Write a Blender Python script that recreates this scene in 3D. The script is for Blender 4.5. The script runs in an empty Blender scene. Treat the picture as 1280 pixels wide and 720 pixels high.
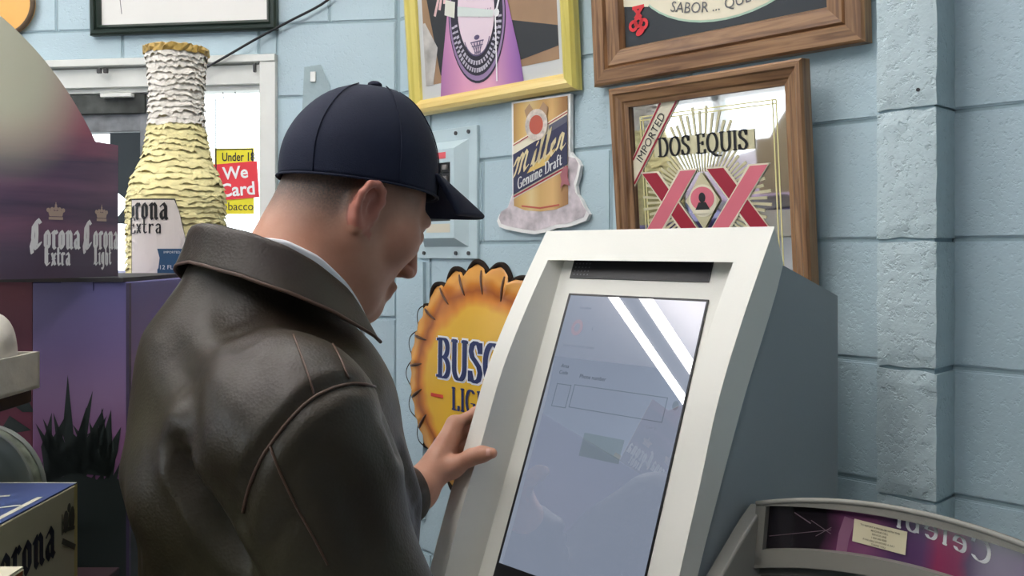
import bpy, bmesh, math, random
import numpy as np
from mathutils import Vector, Matrix
from mathutils.bvhtree import BVHTree

random.seed(7)
rng = np.random.default_rng(7)
SC = bpy.context.scene
COL = SC.collection
PI = math.pi

# ------------------------------------------------------------------ camera, world, exposure
S, C, CZ = 0.7178, 0.6963, 1.608          # camera yaw (forward = (-S, C)), lens height above the floor
cd = bpy.data.cameras.new('camera')
cd.sensor_width = 36.0
cd.lens = 36.0 * 1141.0 / 1280.0
cd.shift_y = -48.0 / 1280.0
cd.clip_start = 0.02
cam = bpy.data.objects.new('camera', cd)
cam.location = (0, 0, CZ)
cam.rotation_euler = (PI / 2, 0, math.atan2(S, C))
COL.objects.link(cam)
SC.camera = cam

SC.view_settings.view_transform = 'Standard'
SC.view_settings.look = 'None'
SC.view_settings.gamma = 1.0
SC.view_settings.use_curve_mapping = False
SC.view_settings.exposure = 0.50
SC.cycles.use_denoising = True
SC.cycles.max_bounces = 8

world = bpy.data.worlds.new('overcast_sky')
SC.world = world
world.use_nodes = True
wbg = world.node_tree.nodes['Background']
wbg.inputs['Color'].default_value = (0.93, 0.96, 1.0, 1)
wbg.inputs['Strength'].default_value = 3.2
TUBE_POWER = 14.0


# ------------------------------------------------------------------ small helpers
def W(X, Z, z=0.0):
    """camera-aligned ground coordinates (X to the right, Z ahead) to world"""
    return Vector((C * X - S * Z, S * X + C * Z, z))


def at(px, py, Z):
    """world point seen at pixel (px, py) at depth Z"""
    p = W((px - 640) / 1141 * Z, Z)
    p.z = CZ - (py - 312) / 1141 * Z
    return p


def lin(h):
    h = h.lstrip('#')
    o = []
    for i in (0, 2, 4):
        c = int(h[i:i + 2], 16) / 255
        o.append(c / 12.92 if c <= 0.04045 else ((c + 0.055) / 1.055) ** 2.4)
    return tuple(o) + (1,)


MATS = {}


def mat(name, color, rough=0.5, metal=0.0, spec=0.5, bump=None, vary=0.0, vscale=8.0, coat=0.0, emit=None, coords='Object', rnd=0.0):
    """Principled material; bump = [(scale, strength, kind)], vary = value variation by noise, rnd = per-object value variation"""
    if name in MATS:
        return MATS[name]
    m = bpy.data.materials.new(name)
    m.use_nodes = True
    nt = m.node_tree
    b = nt.nodes['Principled BSDF']
    col = lin(color) if isinstance(color, str) else tuple(color) + (1,)
    b.inputs['Base Color'].default_value = col
    b.inputs['Roughness'].default_value = rough
    b.inputs['Metallic'].default_value = metal
    b.inputs['Specular IOR Level'].default_value = spec
    b.inputs['Coat Weight'].default_value = coat
    if emit:
        b.inputs['Emission Color'].default_value = col
        b.inputs['Emission Strength'].default_value = emit
    tc = nt.nodes.new('ShaderNodeTexCoord')
    vec = tc.outputs[coords]
    if rnd:
        oi = nt.nodes.new('ShaderNodeObjectInfo')
        ad = nt.nodes.new('ShaderNodeVectorMath')
        sc = nt.nodes.new('ShaderNodeVectorMath'); sc.operation = 'SCALE'
        sc.inputs[0].default_value = (17.3, 9.1, 23.7)
        nt.links.new(oi.outputs['Random'], sc.inputs['Scale'])
        nt.links.new(vec, ad.inputs[0]); nt.links.new(sc.outputs[0], ad.inputs[1])
        vec = ad.outputs[0]
    if vary or rnd:
        hsv = nt.nodes.new('ShaderNodeHueSaturation')
        hsv.inputs['Color'].default_value = col
        val = None
        if vary:
            n = nt.nodes.new('ShaderNodeTexNoise')
            n.inputs['Scale'].default_value = vscale
            n.inputs['Detail'].default_value = 5
            nt.links.new(vec, n.inputs['Vector'])
            mr = nt.nodes.new('ShaderNodeMapRange')
            mr.inputs['From Min'].default_value = 0.25; mr.inputs['From Max'].default_value = 0.75
            mr.inputs['To Min'].default_value = 1 - vary; mr.inputs['To Max'].default_value = 1 + vary
            nt.links.new(n.outputs['Fac'], mr.inputs['Value'])
            val = mr.outputs[0]
        if rnd:
            mr2 = nt.nodes.new('ShaderNodeMapRange')
            mr2.inputs['To Min'].default_value = 1 - rnd; mr2.inputs['To Max'].default_value = 1 + rnd
            nt.links.new(oi.outputs['Random'], mr2.inputs['Value'])
            if val is None:
                val = mr2.outputs[0]
            else:
                mu = nt.nodes.new('ShaderNodeMath'); mu.operation = 'MULTIPLY'
                nt.links.new(val, mu.inputs[0]); nt.links.new(mr2.outputs[0], mu.inputs[1])
                val = mu.outputs[0]
        nt.links.new(val, hsv.inputs['Value'])
        nt.links.new(hsv.outputs[0], b.inputs['Base Color'])
    if bump:
        prev = None
        for (sc_, st, kind) in bump:
            if kind == 'voronoi':
                t = nt.nodes.new('ShaderNodeTexVoronoi'); out = t.outputs['Distance']
            elif kind == 'pits':
                t = nt.nodes.new('ShaderNodeTexNoise'); t.inputs['Detail'].default_value = 3; t.inputs['Roughness'].default_value = 0.65
                cr = nt.nodes.new('ShaderNodeValToRGB')
                cr.color_ramp.elements[0].position = 0.33; cr.color_ramp.elements[1].position = 0.46
                nt.links.new(t.outputs['Fac'], cr.inputs['Fac']); out = cr.outputs['Color']
            else:
                t = nt.nodes.new('ShaderNodeTexNoise'); t.inputs['Detail'].default_value = 4; out = t.outputs['Fac']
            t.inputs['Scale'].default_value = sc_
            nt.links.new(vec, t.inputs['Vector'])
            bp = nt.nodes.new('ShaderNodeBump')
            bp.inputs['Strength'].default_value = st
            bp.inputs['Distance'].default_value = 0.004
            nt.links.new(out, bp.inputs['Height'])
            if prev:
                nt.links.new(prev, bp.inputs['Normal'])
            prev = bp.outputs['Normal']
        nt.links.new(prev, b.inputs['Normal'])
    MATS[name] = m
    return m


def tag(o, label=None, cat=None, group=None, kind=None):
    if label: o['label'] = label
    if cat: o['category'] = cat
    if group: o['group'] = group
    if kind: o['kind'] = kind
    return o


def thing(name, loc, label, cat, rot=(0, 0, 0), group=None):
    o = bpy.data.objects.new(name, None)
    o.empty_display_size = 0.05
    o.location = loc; o.rotation_euler = rot
    COL.objects.link(o)
    return tag(o, label, cat, group)


def mesh_obj(name, verts, faces, m, parent=None, smooth=False, uv=None, mats=None, midx=None):
    me = bpy.data.meshes.new(name)
    me.from_pydata([tuple(v) for v in verts], [], faces)
    for x in (mats or [m]):
        me.materials.append(x)
    if midx is not None:
        me.polygons.foreach_set('material_index', midx)
    if smooth:
        me.polygons.foreach_set('use_smooth', [True] * len(me.polygons))
    if uv is not None:
        l = me.uv_layers.new(name='UVMap')
        for lp in me.loops:
            l.data[lp.index].uv = uv[lp.vertex_index]
    me.validate(); me.update()
    o = bpy.data.objects.new(name, me)
    COL.objects.link(o)
    if parent is not None:
        o.parent = parent
    return o


class MB:
    """collects pieces of ONE part and links them as one mesh object"""
    def __init__(self):
        self.v, self.f = [], []

    def add(self, vs, fs):
        n = len(self.v)
        self.v += [tuple(v) for v in vs]
        self.f += [tuple(i + n for i in f) for f in fs]
        return self

    def box(self, x0, x1, y0, y1, z0, z1):
        vs = [(x0, y0, z0), (x1, y0, z0), (x1, y1, z0), (x0, y1, z0), (x0, y0, z1), (x1, y0, z1), (x1, y1, z1), (x0, y1, z1)]
        return self.add(vs, [(3, 2, 1, 0), (4, 5, 6, 7), (0, 1, 5, 4), (1, 2, 6, 5), (2, 3, 7, 6), (3, 0, 4, 7)])

    def prism(self, pts, d0, d1, fn):
        """polygon pts (a, b) extruded from depth d0 to d1; fn(a, b, d) -> point"""
        n = len(pts)
        vs = [fn(a, b, d0) for a, b in pts] + [fn(a, b, d1) for a, b in pts]
        fs = [tuple(range(n - 1, -1, -1)), tuple(range(n, 2 * n))] + [(i, (i + 1) % n, n + (i + 1) % n, n + i) for i in range(n)]
        return self.add(vs, fs)

    def tube(self, pts, r, seg=8, closed=False):
        pts = [Vector(p) for p in pts]
        n = len(pts)
        rr = r if isinstance(r, (list, tuple)) else [r] * n
        vs, fs = [], []
        up = None
        for i, p in enumerate(pts):
            a = pts[(i - 1) % n] if (closed or i > 0) else p
            b = pts[(i + 1) % n] if (closed or i < n - 1) else p
            t = (b - a)
            t = t.normalized() if t.length > 1e-9 else Vector((0, 0, 1))
            if up is None:
                up = t.orthogonal().normalized()
            up = (up - t * up.dot(t))
            up = up.normalized() if up.length > 1e-6 else t.orthogonal().normalized()
            sd = t.cross(up)
            for k in range(seg):
                an = 2 * PI * k / seg
                vs.append(p + (up * math.cos(an) + sd * math.sin(an)) * rr[i])
        m = n if closed else n - 1
        for i in range(m):
            for k in range(seg):
                fs.append((i * seg + k, i * seg + (k + 1) % seg, ((i + 1) % n) * seg + (k + 1) % seg, ((i + 1) % n) * seg + k))
        if not closed:
            fs.append(tuple(range(seg - 1, -1, -1))); fs.append(tuple((n - 1) * seg + k for k in range(seg)))
        return self.add(vs, fs)

    def lathe(self, prof, seg=32, cx=0, cy=0, cap=True):
        vs, fs = [], []
        for r, z in prof:
            for k in range(seg):
                a = 2 * PI * k / seg
                vs.append((cx + r * math.cos(a), cy + r * math.sin(a), z))
        for i in range(len(prof) - 1):
            for k in range(seg):
                fs.append((i * seg + k, i * seg + (k + 1) % seg, (i + 1) * seg + (k + 1) % seg, (i + 1) * seg + k))
        if cap:
            fs.append(tuple(range(seg - 1, -1, -1))); fs.append(tuple((len(prof) - 1) * seg + k for k in range(seg)))
        return self.add(vs, fs)

    def build(self, name, m, parent=None, smooth=False, bevel=0.0, seg=2, autosmooth=None):
        o = mesh_obj(name, self.v, self.f, m, parent, smooth or bevel > 0)
        if bevel > 0:
            b = o.modifiers.new('bevel', 'BEVEL')
            b.width = bevel; b.segments = seg; b.limit_method = 'ANGLE'; b.angle_limit = 0.6
            b.harden_normals = True
        elif smooth and autosmooth:
            o.data.set_sharp_from_angle(angle=autosmooth)
        return o


# ------------------------------------------------------------------ lettering: pen strokes over letter skeletons
def arc(cx, cy, rx, ry, a0, a1, n=14):
    return [(cx + rx * math.cos(math.radians(a0 + (a1 - a0) * i / n)), cy + ry * math.sin(math.radians(a0 + (a1 - a0) * i / n))) for i in range(n + 1)]


ROMAN = {
    'A': (.78, [[(.06, 0), (.38, 1), (.72, 0)], [(.2, .36), (.57, .36)]], [(.06, 0), (.72, 0)]),
    'B': (.66, [[(.14, 0), (.14, 1), (.3, 1)] + arc(.3, .76, .22, .24, 90, -90) + [(.14, .52), (.32, .52)] + arc(.32, .26, .25, .26, 90, -90) + [(.14, 0)]], [(.1, 0), (.1, 1)]),
    'C': (.72, [arc(.4, .5, .32, .5, 48, 312, 20), [(.62, .87), (.64, .7)]], []),
    'D': (.76, [[(.14, 0), (.14, 1), (.34, 1)] + arc(.34, .5, .33, .5, 90, -90, 18) + [(.14, 0)]], [(.1, 0), (.1, 1)]),
    'E': (.62, [[(.14, 0), (.14, 1), (.52, 1), (.52, .84)], [(.14, .52), (.42, .52), (.42, .6), (.42, .44)], [(.14, 0), (.55, 0), (.57, .18)]], [(.1, 0), (.1, 1)]),
    'G': (.78, [arc(.4, .5, .33, .5, 48, 330, 20), [(.66, .02), (.66, .42), (.48, .42)]], []),
    'H': (.8, [[(.14, 0), (.14, 1)], [(.64, 0), (.64, 1)], [(.14, .52), (.64, .52)]], [(.14, 0), (.14, 1), (.64, 0), (.64, 1)]),
    'I': (.32, [[(.16, 0), (.16, 1)]], [(.16, 0), (.16, 1)]),
    'L': (.6, [[(.14, 1), (.14, 0), (.52, 0), (.54, .2)]], [(.14, 0), (.14, 1)]),
    'M': (.95, [[(.12, 0), (.14, 1), (.46, .1), (.78, 1), (.8, 0)]], [(.12, 0), (.8, 0)]),
    'O': (.8, [arc(.4, .5, .32, .5, 0, 360, 28)], []),
    'Q': (.84, [arc(.4, .5, .32, .5, 0, 360, 28), [(.36, .02), (.52, -.14), (.72, -.22), (.92, -.2)]], []),
    'R': (.72, [[(.14, 0), (.14, 1), (.3, 1)] + arc(.3, .75, .23, .25, 90, -90) + [(.14, .5)], [(.34, .5), (.66, 0)]], [(.14, 0), (.1, 1), (.66, 0)]),
    'S': (.62, [[(.52, .8), (.45, .95), (.3, 1), (.15, .92), (.1, .76), (.17, .62), (.32, .52), (.47, .4), (.53, .25), (.46, .07), (.3, 0), (.14, .05), (.07, .22)], [(.52, .97), (.52, .74)], [(.07, .03), (.07, .26)]], []),
    'T': (.7, [[(.35, 0), (.35, 1)], [(.06, .82), (.06, 1), (.64, 1), (.64, .82)]], [(.35, 0)]),
    'U': (.78, [[(.14, 1), (.14, .34)] + arc(.39, .3, .25, .3, 180, 360, 12) + [(.64, 1)]], [(.14, 1), (.64, 1)]),
    'e': (.56, [[(.1, .34), (.47, .34)] + arc(.28, .31, .19, .31, 10, 320, 18)], []),
    'c': (.54, [arc(.29, .31, .2, .31, 45, 315, 16)], []),
    'l': (.28, [[(.14, 0), (.14, 1)]], [(.14, 0), (.1, 1)]),
    'b': (.6, [[(.12, 1), (.12, .05)], arc(.31, .31, .2, .31, 160, -160, 18)], [(.1, 1)]),
    'r': (.44, [[(.12, 0), (.12, .6)], [(.12, .4), (.24, .56), (.36, .6), (.4, .5)]], [(.12, 0), (.1, .6)]),
    'n': (.58, [[(.12, 0), (.12, .6)], [(.12, .42), (.26, .6), (.4, .56), (.44, .4), (.44, 0)]], [(.12, 0), (.44, 0), (.1, .6)]),
    'u': (.58, [[(.12, .6), (.12, .15), (.22, .0), (.34, .04), (.44, .16)], [(.44, .6), (.44, 0)]], [(.48, 0)]),
    'i': (.28, [[(.14, 0), (.14, .6)], [(.14, .8), (.14, .86)]], [(.14, 0), (.1, .6)]),
    'a': (.54, [[(.12, .5), (.24, .61), (.38, .54), (.4, .4), (.4, 0)], [(.4, .36), (.2, .3), (.12, .16), (.2, .0), (.32, .03), (.4, .14)]], []),
    'f': (.4, [[(.16, 0), (.16, .8), (.26, .98), (.38, .9)], [(.04, .58), (.32, .58)]], [(.16, 0)]),
    't': (.4, [[(.16, .85), (.16, .12), (.26, 0), (.36, .08)], [(.04, .58), (.34, .58)]], []),
    '.': (.3, [[(.14, 0), (.14, .06)]], []),
    ' ': (.34, [], []),
}
BLACK = {   # blackletter skeletons for a broad nib
    'C': (.82, [[(.66, .9), (.5, 1.02), (.34, .9), (.2, .78), (.16, .4), (.2, .14), (.36, -.02), (.52, .08), (.66, .2)], [(.4, .96), (.42, .5), (.38, .1)], [(.16, .3), (.06, .1), (.12, -.16)]], []),
    'o': (.5, [[(.12, .5), (.12, .12), (.26, 0), (.38, .12), (.38, .5), (.24, .62), (.12, .5)]], []),
    'r': (.4, [[(.06, .56), (.14, .62), (.14, .06), (.22, 0)], [(.14, .5), (.28, .62), (.36, .54)]], []),
    'n': (.54, [[(.06, .56), (.14, .62), (.14, .06), (.2, 0)], [(.14, .5), (.3, .62), (.4, .52), (.4, .06), (.48, 0)]], []),
    'a': (.52, [[(.12, .52), (.26, .62), (.38, .5), (.38, .06), (.46, 0)], [(.38, .36), (.2, .34), (.12, .22), (.14, .08), (.24, 0), (.38, .14)]], []),
    'E': (.66, [[(.5, .9), (.34, 1.0), (.18, .86), (.18, .14), (.34, 0), (.54, .12)], [(.18, .5), (.44, .56)], [(.3, .9), (.32, .1)]], []),
    'x': (.46, [[(.06, .6), (.38, .02)], [(.38, .6), (.08, 0)], [(.12, .32), (.36, .32)]], []),
    't': (.36, [[(.16, .9), (.16, .1), (.26, 0), (.34, .08)], [(.04, .58), (.32, .6)]], []),
    'L': (.6, [[(.3, 1.02), (.2, .9), (.2, .1), (.36, -.02), (.54, .1)], [(.2, .2), (.1, .04)], [(.32, .9), (.32, .12)]], []),
    'i': (.28, [[(.06, .56), (.14, .62), (.14, .06), (.22, 0)], [(.12, .82), (.18, .88)]], []),
    'g': (.5, [[(.36, .58), (.22, .62), (.12, .5), (.12, .16), (.22, .06), (.36, .18)], [(.36, .62), (.36, -.14), (.24, -.26), (.1, -.18)]], []),
    'h': (.54, [[(.08, .98), (.14, 1.0), (.14, .06), (.2, 0)], [(.14, .48), (.3, .6), (.4, .5), (.4, .06), (.34, -.06)]], []),
    ' ': (.3, [], []),
}
SCRIPT = {  # upright brush script, leaning as a whole
    'M': (1.05, [[(.0, .42), (.1, .62), (.22, .58), (.2, .3), (.08, .02)], [(.2, .36), (.38, .7), (.46, .62), (.42, .3), (.36, .04)], [(.42, .34), (.62, .72), (.72, .6), (.64, .2), (.7, .02), (.86, .12)]], []),
    'i': (.3, [[(.0, .1), (.14, .52), (.1, .1), (.18, .0), (.3, .12)], [(.18, .7), (.2, .76)]], []),
    'l': (.3, [[(.0, .1), (.2, .8), (.2, .98), (.12, .9), (.08, .1), (.16, 0), (.3, .12)]], []),
    'e': (.4, [[(.0, .1), (.24, .34), (.22, .5), (.1, .44), (.08, .12), (.18, 0), (.4, .14)]], []),
    'r': (.42, [[(.0, .1), (.12, .56), (.26, .48), (.22, .1), (.3, 0), (.42, .1)]], []),
}


def hull(pts):
    pts = sorted(set((round(a, 6), round(b, 6)) for a, b in pts))
    if len(pts) < 3:
        return pts
    def half(it):
        h = []
        for p in it:
            while len(h) >= 2 and (h[-1][0] - h[-2][0]) * (p[1] - h[-2][1]) - (h[-1][1] - h[-2][1]) * (p[0] - h[-2][0]) <= 0:
                h.pop()
            h.append(p)
        return h
    lo, up = half(pts), half(reversed(pts))
    return lo[:-1] + up[:-1]


def pen_text(s, font, height, nib=(.1, .02, 0.0), serif=.0, space=.06, sx=1.0, slant=0.0, align='l', mirror=False):
    """list of polygons; nib = (half length, half thickness, angle in degrees) in units of the letter height"""
    ca, sa = math.cos(math.radians(nib[2])), math.sin(math.radians(nib[2]))
    off = [(a * nib[0] * ca - b * nib[1] * sa, a * nib[0] * sa + b * nib[1] * ca) for a in (-1, 1) for b in (-1, 1)]
    x, polys = 0.0, []
    for ch in s:
        w, lines, ser = font[ch]
        for ln in lines:
            for p, q in zip(ln, ln[1:]):
                h = hull([(p[0] * sx + x + o[0], p[1] + o[1]) for o in off] + [(q[0] * sx + x + o[0], q[1] + o[1]) for o in off])
                if len(h) > 2:
                    polys.append(h)
        if serif:
            for (a, b) in ser:
                b2 = b + (.03 if b < .5 else -.03) if b in (0, 1, .6) else b
                polys.append([(a * sx + x - serif, b2 - .035), (a * sx + x + serif, b2 - .035), (a * sx + x + serif, b2 + .035), (a * sx + x - serif, b2 + .035)])
        x += w * sx + space
    x -= space
    sh = 0 if align == 'l' else x / 2
    out = []
    for pl in polys:
        q = [((a - sh + b * slant) * height, b * height) for a, b in pl]
        if mirror:
            q = [(-a, b) for a, b in q][::-1]
        out.append(q)
    return out


def font_text(s, height, align='CENTER', bold=0.0):
    """polygons of the built-in sans letters, letter height about `height`"""
    cu = bpy.data.curves.new('letters', 'FONT')
    cu.body = s; cu.size = height / .72; cu.align_x = align; cu.resolution_u = 3; cu.offset = bold * height
    ob = bpy.data.objects.new('letters', cu)
    COL.objects.link(ob)
    dg = bpy.context.evaluated_depsgraph_get()
    me = bpy.data.meshes.new_from_object(ob.evaluated_get(dg))
    vs = [(v.co.x, v.co.y) for v in me.vertices]
    out = [[vs[i] for i in p.vertices] for p in me.polygons]
    COL.objects.unlink(ob); bpy.data.objects.remove(ob); bpy.data.curves.remove(cu); bpy.data.meshes.remove(me)
    return out


def rot2(polys, deg, dx=0, dy=0):
    c, s = math.cos(math.radians(deg)), math.sin(math.radians(deg))
    return [[(a * c - b * s + dx, a * s + b * c + dy) for a, b in p] for p in polys]


def flat(name, polys, fn, m, parent, label=None):
    """flat print: polygons (a, b) mapped to points by fn"""
    vs, fs = [], []
    for p in polys:
        n = len(vs)
        vs += [fn(a, b) for a, b in p]
        fs.append(tuple(range(n, n + len(p))))
    o = mesh_obj(name, vs, fs, m, parent)
    if label: o['label'] = label
    return o


def disc(cx, cy, rx, ry=None, n=28):
    ry = ry or rx
    return [(cx + rx * math.cos(2 * PI * i / n), cy + ry * math.sin(2 * PI * i / n)) for i in range(n)]


def ring2(cx, cy, r0, r1, n=32, sy=1.0, a0=0, a1=360):
    out = []
    for i in range(n):
        t0, t1 = math.radians(a0 + (a1 - a0) * i / n), math.radians(a0 + (a1 - a0) * (i + 1) / n)
        out.append([(cx + r0 * math.cos(t0), cy + r0 * sy * math.sin(t0)), (cx + r1 * math.cos(t0), cy + r1 * sy * math.sin(t0)),
                    (cx + r1 * math.cos(t1), cy + r1 * sy * math.sin(t1)), (cx + r0 * math.cos(t1), cy + r0 * sy * math.sin(t1))])
    return out


def rect(x0, x1, y0, y1):
    return [(x0, y0), (x1, y0), (x1, y1), (x0, y1)]


def line2(p, q, w):
    dx, dy = q[0] - p[0], q[1] - p[1]
    L = math.hypot(dx, dy) or 1
    nx, ny = -dy / L * w / 2, dx / L * w / 2
    return [(p[0] + nx, p[1] + ny), (p[0] - nx, p[1] - ny), (q[0] - nx, q[1] - ny), (q[0] + nx, q[1] + ny)]


# ------------------------------------------------------------------ implicit surfaces (bodies, clothing)
class SDF:
    def __init__(self, lo, hi, h):
        self.lo, self.h = np.array(lo, float), h
        n = np.ceil((np.array(hi) - self.lo) / h).astype(int) + 1
        self.n = n
        ax = [self.lo[i] + np.arange(n[i]) * h for i in range(3)]
        self.ax = ax
        self.d = np.full(n, 0.2, dtype=np.float32)

    def _sub(self, lo, hi, mg):
        sl = []
        for i in range(3):
            a = int(max(0, math.floor((lo[i] - mg - self.lo[i]) / self.h)))
            b = int(min(self.n[i], math.ceil((hi[i] + mg - self.lo[i]) / self.h) + 1))
            if b <= a:
                return None
            sl.append(slice(a, b))
        g = np.meshgrid(*[self.ax[i][sl[i]] for i in range(3)], indexing='ij')
        return tuple(sl), g

    def _mix(self, sl, d, k, mode):
        o = self.d[sl]
        if mode == 'add':
            hh = np.maximum(k - np.abs(o - d), 0) / k
            self.d[sl] = np.minimum(o, d) - hh * hh * k / 4
        else:
            d = -d
            hh = np.maximum(k - np.abs(o - d), 0) / k
            self.d[sl] = np.maximum(o, d) + hh * hh * k / 4

    def cap(self, a, b, ra, rb=None, k=.02, mode='add'):
        a, b = np.array(a, float), np.array(b, float)
        rb = ra if rb is None else rb
        R = max(ra, rb)
        r = self._sub(np.minimum(a, b) - R, np.maximum(a, b) + R, k + .03)
        if r is None: return self
        sl, (x, y, z) = r
        ab = b - a
        L2 = float(ab @ ab) + 1e-12
        t = np.clip(((x - a[0]) * ab[0] + (y - a[1]) * ab[1] + (z - a[2]) * ab[2]) / L2, 0, 1)
        d = np.sqrt((x - a[0] - t * ab[0]) ** 2 + (y - a[1] - t * ab[1]) ** 2 + (z - a[2] - t * ab[2]) ** 2) - (ra + (rb - ra) * t)
        self._mix(sl, d.astype(np.float32), k, mode)
        return self

    def chain(self, pts, rs, k=.01, mode='add'):
        for i in range(len(pts) - 1):
            self.cap(pts[i], pts[i + 1], rs[i], rs[i + 1], k, mode)
        return self

    def ell(self, c, r, axes=None, k=.02, mode='add'):
        """ellipsoid; axes = 3x3 rows (unit vectors of its own axes)"""
        c = np.array(c, float); r = np.array(r, float)
        R = r.max()
        q = self._sub(c - R, c + R, k + .03)
        if q is None: return self
        sl, (x, y, z) = q
        p = [x - c[0], y - c[1], z - c[2]]
        if axes is not None:
            A = np.array(axes, float)
            p = [A[i, 0] * p[0] + A[i, 1] * p[1] + A[i, 2] * p[2] for i in range(3)]
        k0 = np.sqrt((p[0] / r[0]) ** 2 + (p[1] / r[1]) ** 2 + (p[2] / r[2]) ** 2)
        k1 = np.sqrt((p[0] / r[0] ** 2) ** 2 + (p[1] / r[1] ** 2) ** 2 + (p[2] / r[2] ** 2) ** 2) + 1e-9
        self._mix(sl, (k0 * (k0 - 1) / k1).astype(np.float32), k, mode)
        return self

    def mesh(self):
        """surface nets"""
        d = self.d
        s = d < 0
        c = [s[i:s.shape[0] - 1 + i, j:s.shape[1] - 1 + j, l:s.shape[2] - 1 + l] for i in (0, 1) for j in (0, 1) for l in (0, 1)]
        tot = sum(x.astype(np.int8) for x in c)
        cells = np.argwhere((tot > 0) & (tot < 8))
        idx = np.full(tuple(n - 1 for n in d.shape), -1, dtype=np.int64)
        idx[cells[:, 0], cells[:, 1], cells[:, 2]] = np.arange(len(cells))
        acc = np.zeros((len(cells), 3)); cnt = np.zeros(len(cells))
        corners = np.array([(i, j, l) for i in (0, 1) for j in (0, 1) for l in (0, 1)])
        vals = np.stack([d[cells[:, 0] + o[0], cells[:, 1] + o[1], cells[:, 2] + o[2]] for o in corners], 1)
        for a in range(8):
            for b in range(a + 1, 8):
                if np.abs(corners[a] - corners[b]).sum() != 1:
                    continue
                va, vb = vals[:, a], vals[:, b]
                m = (va < 0) != (vb < 0)
                t = va[m] / (va[m] - vb[m])
                acc[m] += corners[a] + t[:, None] * (corners[b] - corners[a])
                cnt[m] += 1
        V = (cells + acc / cnt[:, None]) * self.h + self.lo
        F = []
        for ax in range(3):
            u, v = (ax + 1) % 3, (ax + 2) % 3
            s0 = [slice(1, -1)] * 3; s0[ax] = slice(0, -1)
            s1 = [slice(1, -1)] * 3; s1[ax] = slice(1, None)
            A, B = s[tuple(s0)], s[tuple(s1)]
            e = np.argwhere(A != B)
            if not len(e): continue
            off = np.ones(3, int); off[ax] = 0
            e = e + off
            fl = s[e[:, 0], e[:, 1], e[:, 2]]
            def ix(du, dv):
                q = e.copy(); q[:, u] -= du; q[:, v] -= dv
                return idx[q[:, 0], q[:, 1], q[:, 2]]
            q = np.stack([ix(1, 1), ix(0, 1), ix(0, 0), ix(1, 0)], 1)
            q[~fl] = q[~fl][:, ::-1]
            F.append(q)
        F = np.concatenate(F)
        F = F[(F >= 0).all(1)]
        return V, F


def sdf_obj(name, chunks, m, parent, mats=None):
    vs, fs, n = [], [], 0
    for V, F in chunks:
        vs.append(V); fs.append(F + n); n += len(V)
    V = np.concatenate(vs); F = np.concatenate(fs)
    me = bpy.data.meshes.new(name)
    me.vertices.add(len(V)); me.vertices.foreach_set('co', V.astype(np.float32).ravel())
    me.loops.add(F.size); me.loops.foreach_set('vertex_index', F.astype(np.int32).ravel())
    me.polygons.add(len(F)); me.polygons.foreach_set('loop_start', np.arange(0, F.size, 4, dtype=np.int32))
    me.polygons.foreach_set('use_smooth', np.ones(len(F), bool))
    me.update(calc_edges=True); me.validate()
    me.materials.append(m)
    o = bpy.data.objects.new(name, me)
    COL.objects.link(o)
    if parent: o.parent = parent
    return o, V


# ------------------------------------------------------------------ materials of the room
PITS = [(85, .26, 'pits'), (190, .16, 'noise')]
M_block = mat('painted_block', (.445, .575, .625), rough=.45, bump=PITS, vary=.05, vscale=3.5, rnd=.035)
M_mortar = mat('painted_mortar', (.32, .43, .47), rough=.6, bump=[(90, .4, 'noise')])
M_floor = mat('floor_tile', (.32, .30, .27), rough=.35, vary=.08)
M_ceil = mat('ceiling_white', (.88, .84, .87), rough=.8)
M_trim = mat('white_paint', (.72, .73, .68), rough=.4, vary=.06, vscale=12, bump=[(40, .15, 'noise')])
M_plainwall = mat('blue_wall_paint', (.15, .20, .26), rough=.55, vary=.05)
M_black = mat('black_plastic', (.012, .012, .014), rough=.35)
M_dark = mat('dark_metal', (.05, .05, .05), rough=.5)
M_tube = mat('lamp_tube', (1.0, .98, .94), emit=TUBE_POWER)
M_glass = bpy.data.materials.new('window_glass'); M_glass.use_nodes = True
nt = M_glass.node_tree; nt.nodes.clear()
_o = nt.nodes.new('ShaderNodeOutputMaterial'); _t = nt.nodes.new('ShaderNodeBsdfTransparent'); _g = nt.nodes.new('ShaderNodeBsdfGlossy'); _m = nt.nodes.new('ShaderNodeMixShader')
_t.inputs[0].default_value = (.93, .96, .96, 1); _g.inputs['Roughness'].default_value = .02; _m.inputs[0].default_value = .07
nt.links.new(_t.outputs[0], _m.inputs[1]); nt.links.new(_g.outputs[0], _m.inputs[2]); nt.links.new(_m.outputs[0], _o.inputs[0])

# ------------------------------------------------------------------ room shell
CH = .203                                   # block course height
YB = 1.51                                   # inner face of the back wall
P0 = Vector((-2.007, 1.510, 0))             # corner of back wall and window wall
LROT = math.atan2(.621, .783)
HC = 16 * CH                                # ceiling height

def structure(name, mb, m, loc=(0, 0, 0), rotz=0, label=None):
    o = mb.build(name, m)
    o.location = loc; o.rotation_euler = (0, 0, rotz)
    o['kind'] = 'structure'
    if label: o['label'] = label
    return o

floor = structure('floor', MB().box(-6.2, 2.0, -1.9, 1.9, -.06, 0), M_floor)
ceiling = structure('ceiling', MB().box(-6.2, 2.0, -1.9, 1.9, HC, HC + .06), M_ceil)

# one shared block mesh, bevelled, unit size in x and z
def block_mesh(name='block'):
    bm = bmesh.new()
    bmesh.ops.create_cube(bm, size=1)
    bmesh.ops.scale(bm, vec=(.396, .04, .196), verts=bm.verts)
    front = [e for e in bm.edges if all(v.co.y < 0 for v in e.verts)]
    bmesh.ops.bevel(bm, geom=front, offset=.003, segments=2, affect='EDGES')
    for v in bm.verts:
        v.co.y += .02
    me = bpy.data.meshes.new(name); bm.to_mesh(me); bm.free()
    me.materials.append(M_block)
    return me

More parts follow.
